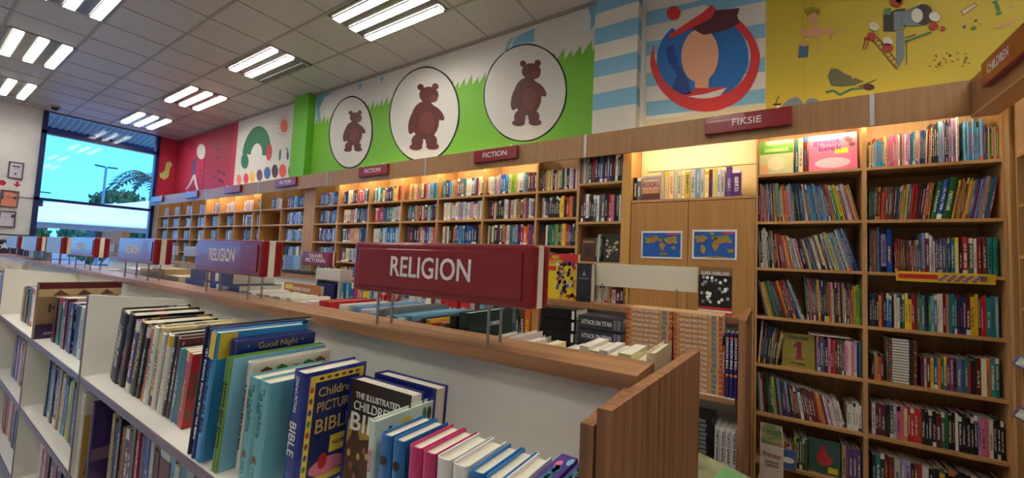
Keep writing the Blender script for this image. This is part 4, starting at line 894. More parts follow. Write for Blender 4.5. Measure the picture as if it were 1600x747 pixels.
nr(GS[0], [(-3.47, -3.40, .27, 0, 'r'), (-3.38, -3.24, .255, 0, 'TT'), (-3.23, -3.02, .262, 0, 'rVN'), (-3.0, -2.66, .255, 2, 'NTWbWKG')], 'second gondola top shelf, right group', 'paperback', 'books on the second gondola', kind='soft')
nr(GS[1], [(-4.64, -4.42, .30, 1, 'KNSv'), (-4.36, -4.02, .29, 3, 'wuWNVTK')], 'second shelf, behind the middle divider', 'paperback', 'books on the second gondola shelf', kind='soft')
nr(GS[1], [(-3.46, -3.27, .305, 3, 'KTSS'), (-3.24, -3.0, .30, 3, 'KuWwb'), (-2.99, -2.70, .29, 4, 'YgNVKN'), (-2.68, -2.56, .28, 4, 'vW')], 'second shelf, right of the middle divider', 'paperback', 'books on the second gondola shelf', kind='soft')
nr(GS[1], [(-2.24, -2.16, .30, 1, 'yKN'), (-2.15, -1.98, .30, 1, 'KuKr'), (-1.97, -1.72, .31, 0, 'SRVNBwr'), (-1.71, -1.62, .33, 0, 'r'), (-1.61, -1.43, .315, 0, 'bbbw'), (-1.42, -1.22, .29, 0, 'ubVUTN'), (-1.21, -.98, .3, 0, 'uKuNrS'), (-.96, -.3, .29, 0, 'KbNwTrVSuNKbyrNSwK')], 'second shelf, nearest gondola', 'paperback', 'books on the nearest gondola second shelf', kind='soft', d=.22)
nr(GS[2], [(-4.78, -4.5, .30, 2, 'KrRuW'), (-4.48, -4.05, .30, 3, 'OSNTSTS')], 'bottom shelf behind the middle divider', 'paperback', 'books on the bottom gondola shelf', kind='soft')
nr(GS[2], [(-3.45, -3.2, .31, 3, 'WrRr'), (-3.18, -2.75, .30, 3, 'KrVKSKr')], 'bottom shelf right of the middle divider', 'paperback', 'books on the bottom gondola shelf', kind='soft')
nr(GS[0], [(-7.2, -6.3, .26, 2, 'rNVKSKVrNbVuKNSr'), (-6.2, -5.45, .26, 3, 'KVrNVKuWVSvKN'), (-5.40, -5.12, .27, 8, 'GSKv')], 'third gondola top shelf', 'paperback', 'books on the third gondola', kind='soft')
nr(GS[1], [(-7.2, -6.3, .28, 2, 'KNSKVrbNuKV'), (-6.0, -5.0, .28, 3, 'NKVrNVKuWVSvKNKW')], 'third gondola second shelf', 'paperback', 'books on the third gondola', kind='soft')
# individual large books: cover, pages, lettering, pictures
def RM(X, Y, Z): return Matrix((X, Y, Z)).transposed().to_euler()
R_SPINE = RM((0, 0, -1), (1, 0, 0), (0, -1, 0)); R_COVER = RM((0, 1, 0), (0, 0, 1), (1, 0, 0))
def near_book(X, Y, t, d, h, rgb, label, z=GS[0], yaw=0, bt=.0028, lean=0, cat='bible', name='bible_book', rough=.25, inset=.006):
    lean = math.radians(lean); r = empty(name, (X, Y, z + .0008 + max(0, t * math.sin(lean)))); r.rotation_euler = (0, lean, yaw); tag(r, label, cat, 'large books on the nearest gondola')
    m = mat('cover_%d_%d_%d' % rgb, rgb, rough, coat=.25)
    bm = bmesh.new(); box(bm, 0, .006, 0, bt, d, h); box(bm, t - bt, .006, 0, t, d, h)
    prev = None; pr = [(0, .006), (t * .12, .0018), (t * .35, 0), (t * .65, 0), (t * .88, .0018), (t, .006)]
    A = [[bm.verts.new((x, y, zz)) for x, y in pr] for zz in (0, h)]; B = [[bm.verts.new((min(max(x, bt), t - bt) if 0 < i < 5 else x, y + .003, zz)) for i, (x, y) in enumerate(pr)] for zz in (0, h)]
    for i in range(5):
        bm.faces.new((A[0][i], A[0][i + 1], A[1][i + 1], A[1][i])); bm.faces.new((B[0][i + 1], B[0][i], B[1][i], B[1][i + 1])); bm.faces.new((A[1][i], A[1][i + 1], B[1][i + 1], B[1][i])); bm.faces.new((A[0][i + 1], A[0][i], B[0][i], B[0][i + 1]))
    obj('cover', bm, m, r)
    bxo('page_block', (bt, .009, .003, t - bt, d - inset, h - inset), M_PAGES, r); return r
def spine_text(r, s, t, h, wid, hh, m, x=None, zc=None): return text(s, wid, hh, m, r, (t / 2 if x is None else x, -.0006, h * .5 if zc is None else zc), R_SPINE, ext=.0006)
def cover_text(r, s, t, y, z, wid, hh, m, bold=0): return text(s, wid, hh, m, r, (t + .0004, y, z), R_COVER, ext=.0006, bold=bold)
def cover_patch(r, t, pts, m, lay=1, name='cover_art'):
    bm = bmesh.new(); prism(bm, pts, 'x', t + .0003 * (lay - 1), t + .0003 * lay); bmesh.ops.triangulate(bm, faces=[f for f in bm.faces if len(f.verts) > 4]); return obj(name, bm, m, carrier(r))
C_W = mat('print_white', (232, 232, 228), .4); C_Y = mat('print_yellow', (232, 206, 70), .4); C_NV = mat('print_navy', (28, 36, 92), .4); C_GR = mat('print_green', (60, 130, 60), .4); C_BR = mat('print_brown', (120, 70, 44), .5); C_RD = mat('print_red', (196, 44, 40), .4)
C_TL = mat('print_teal', (60, 130, 130), .4); C_GD = mat('print_gold', (196, 164, 84), .35); C_PK = mat('print_pink', (226, 130, 150), .4); C_PU = mat('print_purple', (86, 66, 150), .3); C_SK = mat('print_sky', (140, 200, 224), .4); C_DK = mat('print_dark', (46, 34, 26), .5)
circ = lambda y, z, a, b, n=16, w=0: [(y + a * (1 + w * math.sin(3 * k)) * math.cos(2 * PI * k / n), z + b * (1 + w * math.cos(2 * k)) * math.sin(2 * PI * k / n)) for k in range(n)]
# large Kings book on the second gondola
r = near_book(-2.41, .475, .03, .31, .36, (206, 198, 180), 'large white and gold guitar history book on the second shelf', z=GS[1], cat='hardback', name='large_hardback')
cover_patch(r, .03, rect(.006, 0, .31, .27), mat('print_amber', (186, 144, 66), .4)); cover_patch(r, .03, circ(.20, .10, .05, .05), C_DK, 2); cover_patch(r, .03, [(.02, .02), (.06, .02), (.09, .24), (.04, .26)], mat('print_umber', (120, 76, 40), .4), 2); cover_text(r, 'IN THE', .03, .15, .325, .09, .02, C_DK)
r = near_book(-2.335, .49, .03, .27, .335, (56, 34, 92), 'large purple hardback beside the guitar book on the second shelf', z=GS[1], cat='hardback', name='large_hardback')
cover_patch(r, .03, rect(.006, .10, .27, .15), mat('print_mauve', (110, 84, 110), .4))
r = near_book(-3.63, .475, .05, .35, .328, (150, 120, 86), 'large tan KINGS book with a maroon top band, second gondola', name='large_hardback', cat='hardback')
cover_patch(r, .05, rect(.006, .29, .36, .327), mat('print_maroon', (96, 18, 26), .4)); cover_patch(r, .05, rect(.006, .245, .36, .29), mat('print_sand', (206, 178, 130), .4)); cover_patch(r, .05, rect(.006, .0, .36, .085), mat('print_violet', (56, 36, 84), .4)); cover_text(r, 'KI', .05, .085, .175, .07, .05, C_DK); cover_text(r, 'PO', .05, .10, .115, .06, .03, C_DK)
cover_text(r, 'GRAEME', .05, .09, .03, .1, .014, C_W)
for k in range(3): cover_patch(r, .05, [(.06 + k * .1, .25), (.09 + k * .1, .285), (.13 + k * .1, .25)], C_BR, 2)
# tall navy + grey
r = near_book(-1.362, .485, .013, .30, .36, (22, 30, 66), 'tall thin navy hardback left of the blue Bedtime Bible Stories book', lean=7.5); 
r = near_book(-1.347, .492, .018, .29, .355, (170, 160, 146), 'tall grey hardback pressed against the thin navy one', lean=7.5)
r = near_book(-1.327, .482, .016, .27, .358, (26, 52, 132), 'tall dark blue 101 Bedtime Bible Stories hardback', lean=7.5); spine_text(r, '101 Bedtime Stories from the Bible', .016, .358, .25, .010, C_W)
r = near_book(-1.308, .483, .036, .25, .352, (58, 150, 206), 'wide light blue Bedtime Bible Stories book with a yellow corner label', lean=7.2); spine_text(r, 'Stories from the Bible', .036, .352, .2, .014, C_NV)
cover_patch(r, .036, rect(.008, .28, .05, .35), C_Y); cover_patch(r, .036, circ(.135, .075, .10, .06), C_GR); cover_patch(r, .036, circ(.12, .24, .03, .04), C_BR); cover_patch(r, .036, circ(.1, .14, .05, .03), mat('print_grey', (130, 140, 160), .4), 2)
bxo('corner_label', (.003, -.0012, .28, .033, -.0002, .35), C_Y, r)
for i, x in enumerate((-1.2685, -1.2475)):
    r = near_book(x, .514, .020, .22, .332, (30, 44, 128), ['dark blue Good Night book, left one of the pair', 'dark blue Good Night book with gold script on its cover'][i], lean=7); spine_text(r, 'My Good Night', .020, .332, .15, .010, C_W)
    if i: cover_text(r, 'Good Night', .020, .11, .312, .11, .022, C_GD)
    for k in range(7): cover_patch(r, .020, circ(.03 + .025 * k, .315 - .03 * (k % 3), .002, .002, 6), C_W)
for i, x in enumerate((-1.2125, -1.1975)):
    r = near_book(x, .487, .0140, .26, .297, (112, 160, 70), ['thin green Bedtime Prayers book, left of two', 'thin green Bedtime Prayers book, right of two, pale blue cover'][i], bt=.002, lean=6.5); spine_text(r, 'Bedtime Bible Stories', .0140, .297, .17, .008, C_DK)
    if i: cover_patch(r, .0140, rect(.006, 0, .26, .297), C_SK)
r = near_book(-1.163, .52, .022, .222, .285, (222, 218, 206), 'white bible story book with small animals along its top', lean=5); spine_text(r, "A Children's Bible Story Book", .022, .285, .17, .008, C_DK)
cover_patch(r, .022, rect(.012, .235, .215, .279), mat('print_ivory', (226, 214, 186), .4)); cover_patch(r, .022, rect(.008, 0, .222, .228), C_SK)
for k, (a, b, mm) in enumerate(((.04, .257, C_BR), (.08, .257, C_GR), (.155, .257, C_GR), (.19, .259, C_BR), (.055, .247, C_BR), (.17, .248, C_DK))): cover_patch(r, .022, circ(a, b, .016, .01, 12, .25), mm, 2, 'animal_print')
cover_text(r, 'DK', .022, .118, .257, .016, .010, C_RD)
for i, x in enumerate((-1.124, -1.072)):
    r = near_book(x, .51, .0485, .2, .257, (118, 186, 196), ['pale teal lullaby bible, left of the pair', 'pale teal lullaby bible, right of the pair beside the navy Picture Bible'][i], lean=5); spine_text(r, 'The LullaBible', .0485, .257, .12, .018, C_TL, zc=.18); spine_text(r, 'for boys', .0485, .257, .05, .010, C_TL, x=.012, zc=.20)
    bm = bmesh.new(); prism(bm, [(.012, .05), (.022, .062), (.034, .058), (.028, .072), (.018, .075)], 'y', -.0012, -.0004); obj('bird_print', bm, C_BR, r); spine_text(r, 'A B L L', .046, .205, .03, .01, C_TL, zc=.03)
r = near_book(-.985, .545, .052, .172, .289, (30, 50, 140), "navy blue Children's Picture Bible with a yellow framed cover", bt=.003, lean=4)
spine_text(r, 'BIBLE', .052, .289, .08, .026, C_W, zc=.13); spine_text(r, "Children's PICTURE", .052, .289, .085, .011, C_W, zc=.235)
cover_patch(r, .052, rect(.016, .01, .165, .279), C_Y); cover_patch(r, .052, rect(.03, .026, .152, .262), C_NV, 2); cover_text(r, 'Children', .053, .09, .235, .1, .022, C_GD); cover_text(r, 'PICTURE', .053, .09, .198, .1, .024, C_GD); cover_text(r, 'BIBLE', .053, .09, .15, .1, .034, C_GD)
cover_patch(r, .052, rect(.085, .075, .135, .118), C_Y, 3, 'price_sticker'); cover_text(r, 'NOW', .0532, .11, .097, .035, .01, C_DK)
cover_patch(r, .052, circ(.085, .045, .05, .022), C_PK, 3); cover_patch(r, .052, circ(.07, .06, .012, .02), C_RD, 4)
for k in range(9): cover_patch(r, .052, circ(.0225, .03 + .027 * k, .0045, .008, 8), (C_RD, C_GR, C_PU, C_BR)[k % 4], 2)
for k in range(6): cover_patch(r, .052, circ(.045 + .02 * k, .27, .007, .004, 8), (C_DK, C_BR)[k % 2], 2)
# the two face-out Illustrated Children's Bibles
def faceout_bible(x, y, W, th, h, label, deco):
    r = empty('bible_book', (x, y, GS[0] + .001 + th * .05)); r.rotation_euler = (-.05, 0, .03); tag(r, label, 'bible', 'large books on the nearest gondola')
    m = mat('cover_30_40_120', (30, 40, 120), .25, coat=.3)
    bm = bmesh.new(); box(bm, 0, 0, 0, W, .003, h); box(bm, 0, th - .003, 0, W, th, h); box(bm, 0, .003, 0, .003, th - .003, h); obj('cover', bm, m, r)
    bxo('page_block', (.003, .003, .004, W - .006, th - .003, h - .005), M_PAGES, r)
    if deco:
        cov(r, rect(.012, 0, W, h), C_DK, 1); cov(r, rect(.012, .05, W, .16), mat('print_dusk', (170, 140, 60), .5), 2); cov(r, [(.012, 0), (W, 0), (W, .09), (.17, .12), (.13, .08), (.10, .13), (.06, .12), (.04, .16), (.025, .12), (.012, .1)], mat('print_rock', (84, 52, 34), .6), 3)
        for k in range(24): a, b = random.uniform(.02, W - .01), random.uniform(.005, .1); cov(r, [(a + .007 * math.cos(q), b + .009 * math.sin(q)) for q in (0, 1, 2, 3, 4, 5)], random.choice((C_BR, C_GD, mat('print_clay', (150, 96, 70), .5), C_DK)), 4)
        text('THE ILLUSTRATED', W * .72, .014, C_W, r, (W * .5, -.0016, h - .035), FY); text("CHILDREN'S", W * .75, .022, C_W, r, (W * .5, -.0016, h - .06), FY); text('BIBLE', W * .82, .042, C_W, r, (W * .5, -.0016, h - .10), FY, bold=.01)
faceout_bible(-.898, .645, .215, .045, .257, "face-out Illustrated Children's Bible with a dusky hillside cover", True)
faceout_bible(-.878, .705, .215, .045, .262, "second Illustrated Children's Bible standing behind the face-out one", False)
r = near_book(-.689, .555, .021, .17, .237, (206, 222, 206), 'pale green children bible with walking figures along its cover'); spine_text(r, 'Bible Stories', .021, .237, .12, .009, C_PK, zc=.12)
cover_patch(r, .021, circ(.085, .214, .016, .010), C_Y); cover_patch(r, .021, [(.07, .209), (.1, .209), (.094, .202), (.076, .202)], C_BR, 2)
for k, (a, b, mm) in enumerate(((.03, .194, C_RD), (.04, .204, C_PU), (.025, .155, C_GR), (.14, .214, C_GR), (.155, .212, C_DK), (.05, .16, C_SK))): cover_patch(r, .021, circ(a, b, .007, .015, 10), mm, 1, 'figure_print')
specs = [(-.690, (28, 110, 176), 'blue mini bible, left of the two blue ones', 'b'), (-.651, (28, 110, 176), 'blue mini bible, right of the two blue ones', 'b'), (-.603, (206, 44, 110), 'pink mini bible, left of the two pink ones', 'p'), (-.566, (206, 44, 110), 'pink mini bible, right of the two pink ones', 'p'),
         (-.528, (224, 222, 216), 'white mini bible next to the pink ones', 'w'), (-.489, (226, 224, 220), 'second white mini bible, left of the white and blue ones', 'w'), (-.447, (32, 120, 190), 'bright blue slim bible, left one between the white bibles', 'n'), (-.413, (32, 120, 190), 'bright blue slim bible, right one between the white bibles', 'n'), (-.380, (226, 224, 220), 'white slim bible before the purple boxes', 'n')]
for x, c, lb_, kd in specs:
    r = near_book(x * .93, .545, .032 if kd != 'n' else .0285, .125, .226, c, lb_, name='mini_bible')
    if kd == 'b':
        wv = [(.002, .09), (.009, .082), (.016, .09), (.023, .082), (.030, .09)]
        bm = bmesh.new(); prism(bm, [(.002, .0), (.030, .0)] + wv[::-1], 'y', -.0012, -.0004); obj('wave_print', bm, C_W, r); bm = bmesh.new(); prism(bm, wv + [(a_, b_ + .01) for a_, b_ in wv[::-1]], 'y', -.0014, -.0004); obj('orange_wave', bm, M_OR, r)
        bm = bmesh.new(); cyl(bm, (.016, -.0013, .178), (.016, -.0003, .178), .009, 8); obj('flower_print', bm, C_DK, r); text('HOLY BIBLE', .025, .007, C_W, r, (.016, -.0012, .135), FY)
    if kd == 'p': spine_text(r, 'J', .032, .226, .02, .03, C_W, zc=.08)
for i, x in enumerate((-.322, -.283)):
    r = empty('gift_box', (x, .565, GS[0] + .0008)); tag(r, ['purple and teal patterned box next to the white bibles', 'purple and teal patterned box beside the end panel'][i], 'gift box', 'purple patterned boxes')
    bxo('box', (0, 0, 0, .034, .14, .222), C_PU, r, bev=.003)
    for k in range(9): bm = bmesh.new(); a, b = random.uniform(.009, .03), random.uniform(.02, .135); prism(bm, [(a + .006 * math.cos(q), b + .015 * math.sin(q)) for q in (0, 1, 2, 3, 4, 5)], 'z', .222, .2224); obj('lid_print', bm, random.choice((C_TL, C_SK, C_PK, C_TL)), r)

# books on the far side of the near row, their tops showing above the wooden top
ZB = 1.1505
def bk(cl, where, d=.2, kind='hard', Y=.995): row('reference_book', kind, ZB, Y, d, cl, where, 'reference book', 'books behind the near gondola top', px=False)
bk([(-2.32, -1.66, .255, 0, 'wWWWWwWWWWWWWwW')], 'white page tops behind second RELIGION sign', kind='soft')
bk([(-1.62, -1.42, .262, 0, 'RRW')], 'behind the board joint', d=.26)
bk([(-1.41, -1.045, .265, 0, 'wbwbSwbwb')], 'behind nearest sign left pins', d=.36)
bk([(-1.035, -.885, .262, 0, 'SNYRRu')], 'left of the green art box', d=.30)
bk([(-.735, -.60, (.244, .24), 0, 'WKTWw')], 'right of the green art box')
bk([(-.59, -.42, .238, 0, 'WWyWWW')], 'behind board, left of cream hardback', kind='soft', d=.10)
bk([(-.418, -.25, .252, 0, 'WyWWyW')], 'behind board beside cream hardback', kind='soft', d=.16)
r = near_book(-.243, .99, .022, .19, .268, (214, 196, 160), 'cream hardback with a red spine standing tallest beside the end panel', z=ZB, cat='hardback', name='hardback_book')
r = near_book(-.84, 1.0, .045, .26, .30, (16, 58, 52), 'dark green art kit box behind the nearest RELIGION sign', z=ZB, cat='boxed book', name='boxed_book'); cover_text(r, 'ARTMAKER', .045, .14, .255, .07, .014, C_W, bold=.01)
r = near_book(-.878, 1.0, .03, .25, .285, (16, 50, 46), 'dark green slim book left of the dark green art kit box', z=ZB, cat='boxed book', name='boxed_book')
bk([(-6.6, -4.75, .23, 1, 'bwNTbWyNbWKRbSWbNwTb')], 'behind the pale distant signs', kind='soft')

# red double-sided signs on pins
def pin_sign(x0, x1, y0, s, label, z0=1.505, z1=1.665, th=.09, face=None, tw=None, thh=None, zbase=1.40, core=M_CREAM, lx=.0, pins=True):
    t = empty('section_sign', ((x0 + x1) / 2, y0, 0)); tag(t, label, 'section sign', 'red signs on the gondola tops'); W = (x1 - x0) / 2
    for a, b, m_ in ((0, th * .36, face or M_RED), (th * .64, th, face or M_RED)):
        bm = bmesh.new(); box(bm, -W, a, z0, W, b, z1, bev=.009 if th > .05 else .003); obj('panel', bm, m_, t, smooth=False)
    bm = bmesh.new(); 
    bxo('face_plate', (-W + .028, -.004, z0 + .02, W - .028, .001, z1 - .02), face or M_RED, t, bev=.003)
    bxo('core', (-W + .004, th * .36, z0 + .002, W - .002, th * .64, z1 - .001), core, t)
    if s: text(s, tw or W * .94, thh or .048, M_TXT, t, (lx, -.0045, (z0 + z1) / 2 + .003), FY, bold=.012)
    if pins:
        for px_ in (-W * .68, W * .60):
            for py_ in (.02, th - .012):
                bm = bmesh.new(); cyl(bm, (px_, py_, zbase), (px_, py_, z0 + .01), .0042, 10); obj('pin', bm, M_STEEL, t)
    return t
pin_sign(-1.168, -.478, .84, 'RELIGION', 'nearest and largest red RELIGION sign', tw=.315, thh=.062)
pin_sign(-2.52, -1.835, .86, 'RELIGION', 'second RELIGION sign, left of the nearest one', tw=.27, thh=.062, lx=-.03)
pin_sign(-3.85, -3.14, .86, 'RELIGION', 'third RELIGION sign, purplish from window glare', tw=.27, thh=.06, lx=-.03)
pin_sign(-5.235, -4.48, .86, 'RELIGION', 'small fourth RELIGION sign below the window', tw=.27, thh=.06, lx=-.03)
M_LIL = mat('pale_sign_face', (176, 174, 196), .4)
for i, (a, b) in enumerate(((-6.25, -5.58), (-7.66, -6.77), (-8.95, -8.06))): 
    t = pin_sign(a, b, .86, '', ['pale blank sign with red edge, first beyond the fourth RELIGION sign', 'pale blank sign with red edge, second from the left edge', 'pale blank sign at the left edge of the photo'][i])
    bxo('pale_sheet', (-(b - a) / 2 + .004, -.0065, 1.508, (b - a) / 2 - .03, -.0045, 1.662), M_LIL, t)  # window glare painted as a pale skin over the red face

# ------------------------------------------------------------------ second gondola row in front of the bookcases
Y2, Y2B = 2.08, 2.29
for i, (a, b, lb_) in enumerate(((-2.5, -.11, 'wooden-edged gondola holding the comic stacks'), (-4.92, -2.505, 'middle gondola of the second row, behind the nearest sign'), (-7.36, -4.925, 'far gondola of the second row'))):
    t = gondola(a, b, Y2, Y2B, lb_, wooden=True, shelves=[1.05, .66, .25], left_div=i > 0)
for i, (a, b) in enumerate(((-2.5, -.078), (-4.92, -2.502), (-7.36, -4.922))):
    tag(bxo('worktop', (a, 2.245, 1.3655, b, 2.42, 1.40), M_WALT), ['wooden top board under the blank white sign', 'wooden top board under the TRAVEL PICTORIAL sign', 'far wooden top board of the second row'][i], 'top board', 'top boards of the second gondola row')
tag(bxo('end_panel', (-.108, 2.075, 0, -.078, 2.86, 1.405), M_WAL), 'walnut end panel of the second gondola row, beside the children bookcase', 'end panel')
t = empty('section_sign', (-.61, 2.35, 0)); tag(t, 'long blank white sign on two pins in front of the cupboard', 'section sign')
bxo('panel', (-.297, 0, 1.50, .295, .012, 1.637), mat('blank_board', (214, 208, 188), .5), t, bev=.002)
for x in (-.232, .19): bm = bmesh.new(); cyl(bm, (x, -.006, 1.40), (x, -.006, 1.515), .004, 10); obj('pin', bm, M_STEEL, t)
t = pin_sign(-4.115, -3.605, 2.33, 'TRAVEL\nPICTORIAL', 'small red TRAVEL PICTORIAL sign on the second gondola row', z0=1.495, z1=1.635, th=.06, tw=.36, thh=.036)
# comic stacks
def stack(x0, x1, n, hh, z0, tx, lb_, cover, marks, twd, th_, tm_, name='comic_volume', d=.17, cat='comic volume', grp='comic volumes stacked flat', skip=0):
    vm_ = volume_mesh(name, x1 - x0, d, hh * .94, cover, marks)
    for k in range(n):
        dx = random.uniform(-.003, .003); o = link(name, vm_, None, (x0 + dx, Y2 + .012, z0 + .0006 + k * hh)); tag(o, lb_ % ORD(n - k), cat, grp)
        if tx: text(tx, twd, th_, tm_, o, ((x1 - x0) * .42, -.001, hh * .47), FY, bold=.015)
M_BOOKB = mat('comic_black', (20, 20, 22), .3); M_BOOKG = mat('comic_slate', (58, 58, 66), .35); M_OC = mat('comic_orange', (202, 132, 66), .4); M_OC2 = mat('comic_deep_orange', (190, 88, 34), .4); M_GY2 = mat('comic_grey', (120, 124, 132), .4)
stack(-1.125, -.90, 5, .064, 1.05, '', 'black boxed comic volume lying flat, %s from top of the black stack', M_BOOKB, ([(.88, .95)], [C_W]), .12, .02, M_GREY, name='boxed_comic', cat='boxed comic', grp='black boxed comics')
stack(-.885, -.635, 4, .0745, 1.05, 'ATTACK ON TITAN', 'slate grey comic box with white lettering, %s from top of the slate stack', M_BOOKG, ([(.8, .86), (.88, .96)], [M_GY2, M_GY2]), .17, .024, C_W, name='boxed_comic', cat='boxed comic', grp='slate boxed comics')
stack(-.617, -.392, 15, .0243, 1.05, 'ATTACK ON TITAN', 'orange spined comic volume, %s from top, left orange stack', mat('comic_tan', (212, 168, 118), .4), ([(.0, .08), (.1, .74), (.78, .88), (.93, 1.0)], [M_OC2, M_OC, M_GY2, M_OC2]), .13, .0125, C_W)
stack(-.385, -.172, 15, .0243, 1.05, 'ATTACK ON TITAN', 'orange spined comic volume, %s from top, right orange stack', mat('comic_tan', (212, 168, 118), .4), ([(.0, .08), (.1, .74), (.78, .88), (.93, 1.0)], [M_OC2, M_OC, M_GY2, M_OC2]), .12, .0125, C_W)
def upright(x, z, t, h, rgb, s, wid, hh, m, label, cat='comic volume', name='comic_volume', Y=Y2 + .012, disc=None, d=.15):
    o = near_book(x, Y, t, d, h, rgb, label, z=z + .0005, cat=cat, name=name); o['group'] = 'upright comic volumes'
    text(s, wid, hh, m, o, (t / 2, -.0006, h * .66), R_SPINE, ext=.0006, bold=.02)
    for zz in disc or (): bm = bmesh.new(); cyl(bm, (t / 2, -.0012, zz), (t / 2, -.0003, zz), t * .4, 12); obj('spine_dot', bm, M_OR, o)
    return o
upright(-.1715, 1.05, .0095, .23, (200, 90, 50), 'ATTACK', .1, .006, C_W, 'single orange comic volume standing between the stack and the purple ones')
for i in range(3): upright(-.161 + i * .0172, 1.05, .0165, .29, (52, 40, 104), 'DRAGON BALL', .13, .0095, C_W, ['left', 'middle', 'right'][i] + ' one of three purple comic volumes standing upright', disc=(.1, .265))
for i in range(4): upright(-.199 + i * .0225, .66, .0215, .255, (222, 220, 214), 'TOKYO GHOUL', .14, .011, M_BLACK, ['first', 'second', 'third', 'last'][i] + ' from left of the white spined comic volumes on the lower shelf')
stack(-.40, -.205, 14, .0195, .66, '', 'black comic volume with orange spine patches, %s from top, lower shelf stack', M_BOOKB, ([(.1, .3), (.44, .62), (.7, .85)], [M_GY2, M_OC, M_GY2]), .1, .01, C_W)
# other things on that row
bxt = dict(px=False)
row('travel_book', 'soft', 1.05, Y2 + .02, .16, [(-1.34, -1.28, .33, 0, 'SK'), (-1.27, -1.20, .34, 0, 'UO'), (-1.19, -1.14, .335, 0, 'u')], 'second gondola row, left of black comics', 'guide book', 'guide books on the second gondola row', px=False)
row('guide_book', 'soft', 1.05, Y2 + .02, .16, [(-1.75, -1.36, .30, 0, 'RRwrbSwKbN'), (-2.3, -1.77, .315, 0, 'wWwWwWrwRRRR')], 'second gondola row, right of nearest pins', 'guide book', 'guide books on the second gondola row', px=False)
row('guide_book', 'soft', 1.05, Y2 + .02, .16, [(-3.07, -2.52, .33, 0, 'TBbTBRPSYYbTWORR')], 'second gondola row behind nearest sign', 'guide book', 'guide books on the second gondola row', px=False)
row('guide_book', 'soft', 1.05, Y2 + .02, .16, [(-7.2, -5.3, .27, 0, 'KrRbbBwKSWbNuVKNNBbwNbKTwSb')], 'far gondola of the second row', 'guide book', 'guide books on the second gondola row', px=False)
def fo(px0, px1, py0, py1, Y, th, rgb, name, label, cat, z0=None, tilt=.05):
    a = onY(px0, py0, Y); b = onY(px1, py1, Y); zz = b.z if z0 is None else z0
    return (*face_out(name, a.x, b.x, zz, a.z - zz, Y, th, rgb, label, cat, tilt=tilt), a.z - zz)
t, W, h = fo(856, 901, 396, 465, 2.30, .035, (222, 196, 36), 'comic_box', 'yellow and red comic box standing on the second top board', 'boxed comic', z0=1.4005, tilt=.0)
cov(t, rect(0, h * .78, W, h), C_RD, 1); text('HERO\nACADEMIA', W * .5, .022, C_Y, t, (W * .27, -.0012, h * .87), FY, bold=.02); cov(t, rect(0, h * .62, W * .3, h * .72), C_RD, 1)
for k in range(60): a, b = random.uniform(.35, .95) * W, random.uniform(.03, .85) * h; cov(t, [(a + .012 * math.cos(q), b + .013 * math.sin(q)) for q in (0, 1.1, 2, 3.2, 4, 5)], random.choice((C_PU, C_DK, C_BR, C_W, M_BLACK, C_RD, C_DK, mat('print_tan', (190, 140, 100), .5))), 2 + k % 4)
t, W, h = fo(902, 923, 411, 466, 2.27, .07, (40, 40, 52), 'gift_book', 'dark slim boxed book with a tiny white castle, beside the yellow box', 'boxed book', z0=1.4005, tilt=0)
text('LIBRARY', W * .7, .008, M_GREY, t, (W / 2, -.0012, h * .6), FY); cov(t, [(W * .38, h * .68), (W * .62, h * .68), (W * .55, h * .74), (W * .5, h * .84), (W * .45, h * .74)], M_GREY)
row('novel', 'soft', 1.4005, 2.36, .05, [(-.885, -.82, .1, 0, 'WWW'), (-.79, -.72, .1, 0, 'wrK')], 'standing under the blank white sign', 'novel', 'small books under the blank sign', px=False)
t, W, h = fo(1092, 1143, 417, 482, 2.30, .02, (26, 24, 24), 'comic_book', 'black comic with white figures standing face out at the end of the top board', 'comic volume', z0=1.4005, tilt=.04)
cov(t, rect(0, 0, W, h * .14), C_RD, 1); cov(t, rect(0, h * .04, W, h * .08), C_W, 2); cov(t, rect(0, h * .82, W, h), mat('print_khaki', (130, 96, 60), .5), 1); text('SUPER OVERLORD', W * .85, .018, C_W, t, (W / 2, -.002, h * .86), FY, bold=.015)
for k in range(34): a, b = random.uniform(.08, .9) * W, random.uniform(.18, .78) * h; cov(t, [(a + .008 * math.cos(q), b + .01 * math.sin(q)) for q in (0, 1, 2.4, 3.6, 5)], random.choice((C_W, M_GREY, M_GREY, C_DK)), 2 + k % 3)
t, W, h = fo(443, 498, 441, 478, 1.95, .03, (190, 120, 60), 'road_atlas', 'orange and brown ROAD ATLAS with a yellow price tag, face out behind the top board', 'road atlas', z0=1.15, tilt=.05)
cov(t, rect(0, 0, W, h * .62), C_DK, 1); cov(t, rect(.02, h * .72, W * .25, h * .93), C_Y, 1, 'price_tag'); text('ROAD ATLAS', W * .45, .03, C_W, t, (W * .5, -.0012, h * .76), FY, bold=.01); cov(t, circ(W * .62, h * .35, .03, .025), C_W, 2); cov(t, circ(W * .45, h * .38, .03, .02), M_GREY, 2)
tag(bxo('display_stand', (t.location.x, 1.93, 0, t.location.x + W, 2.02, 1.149), M_GW), 'white stand under the ROAD ATLAS', 'display stand')
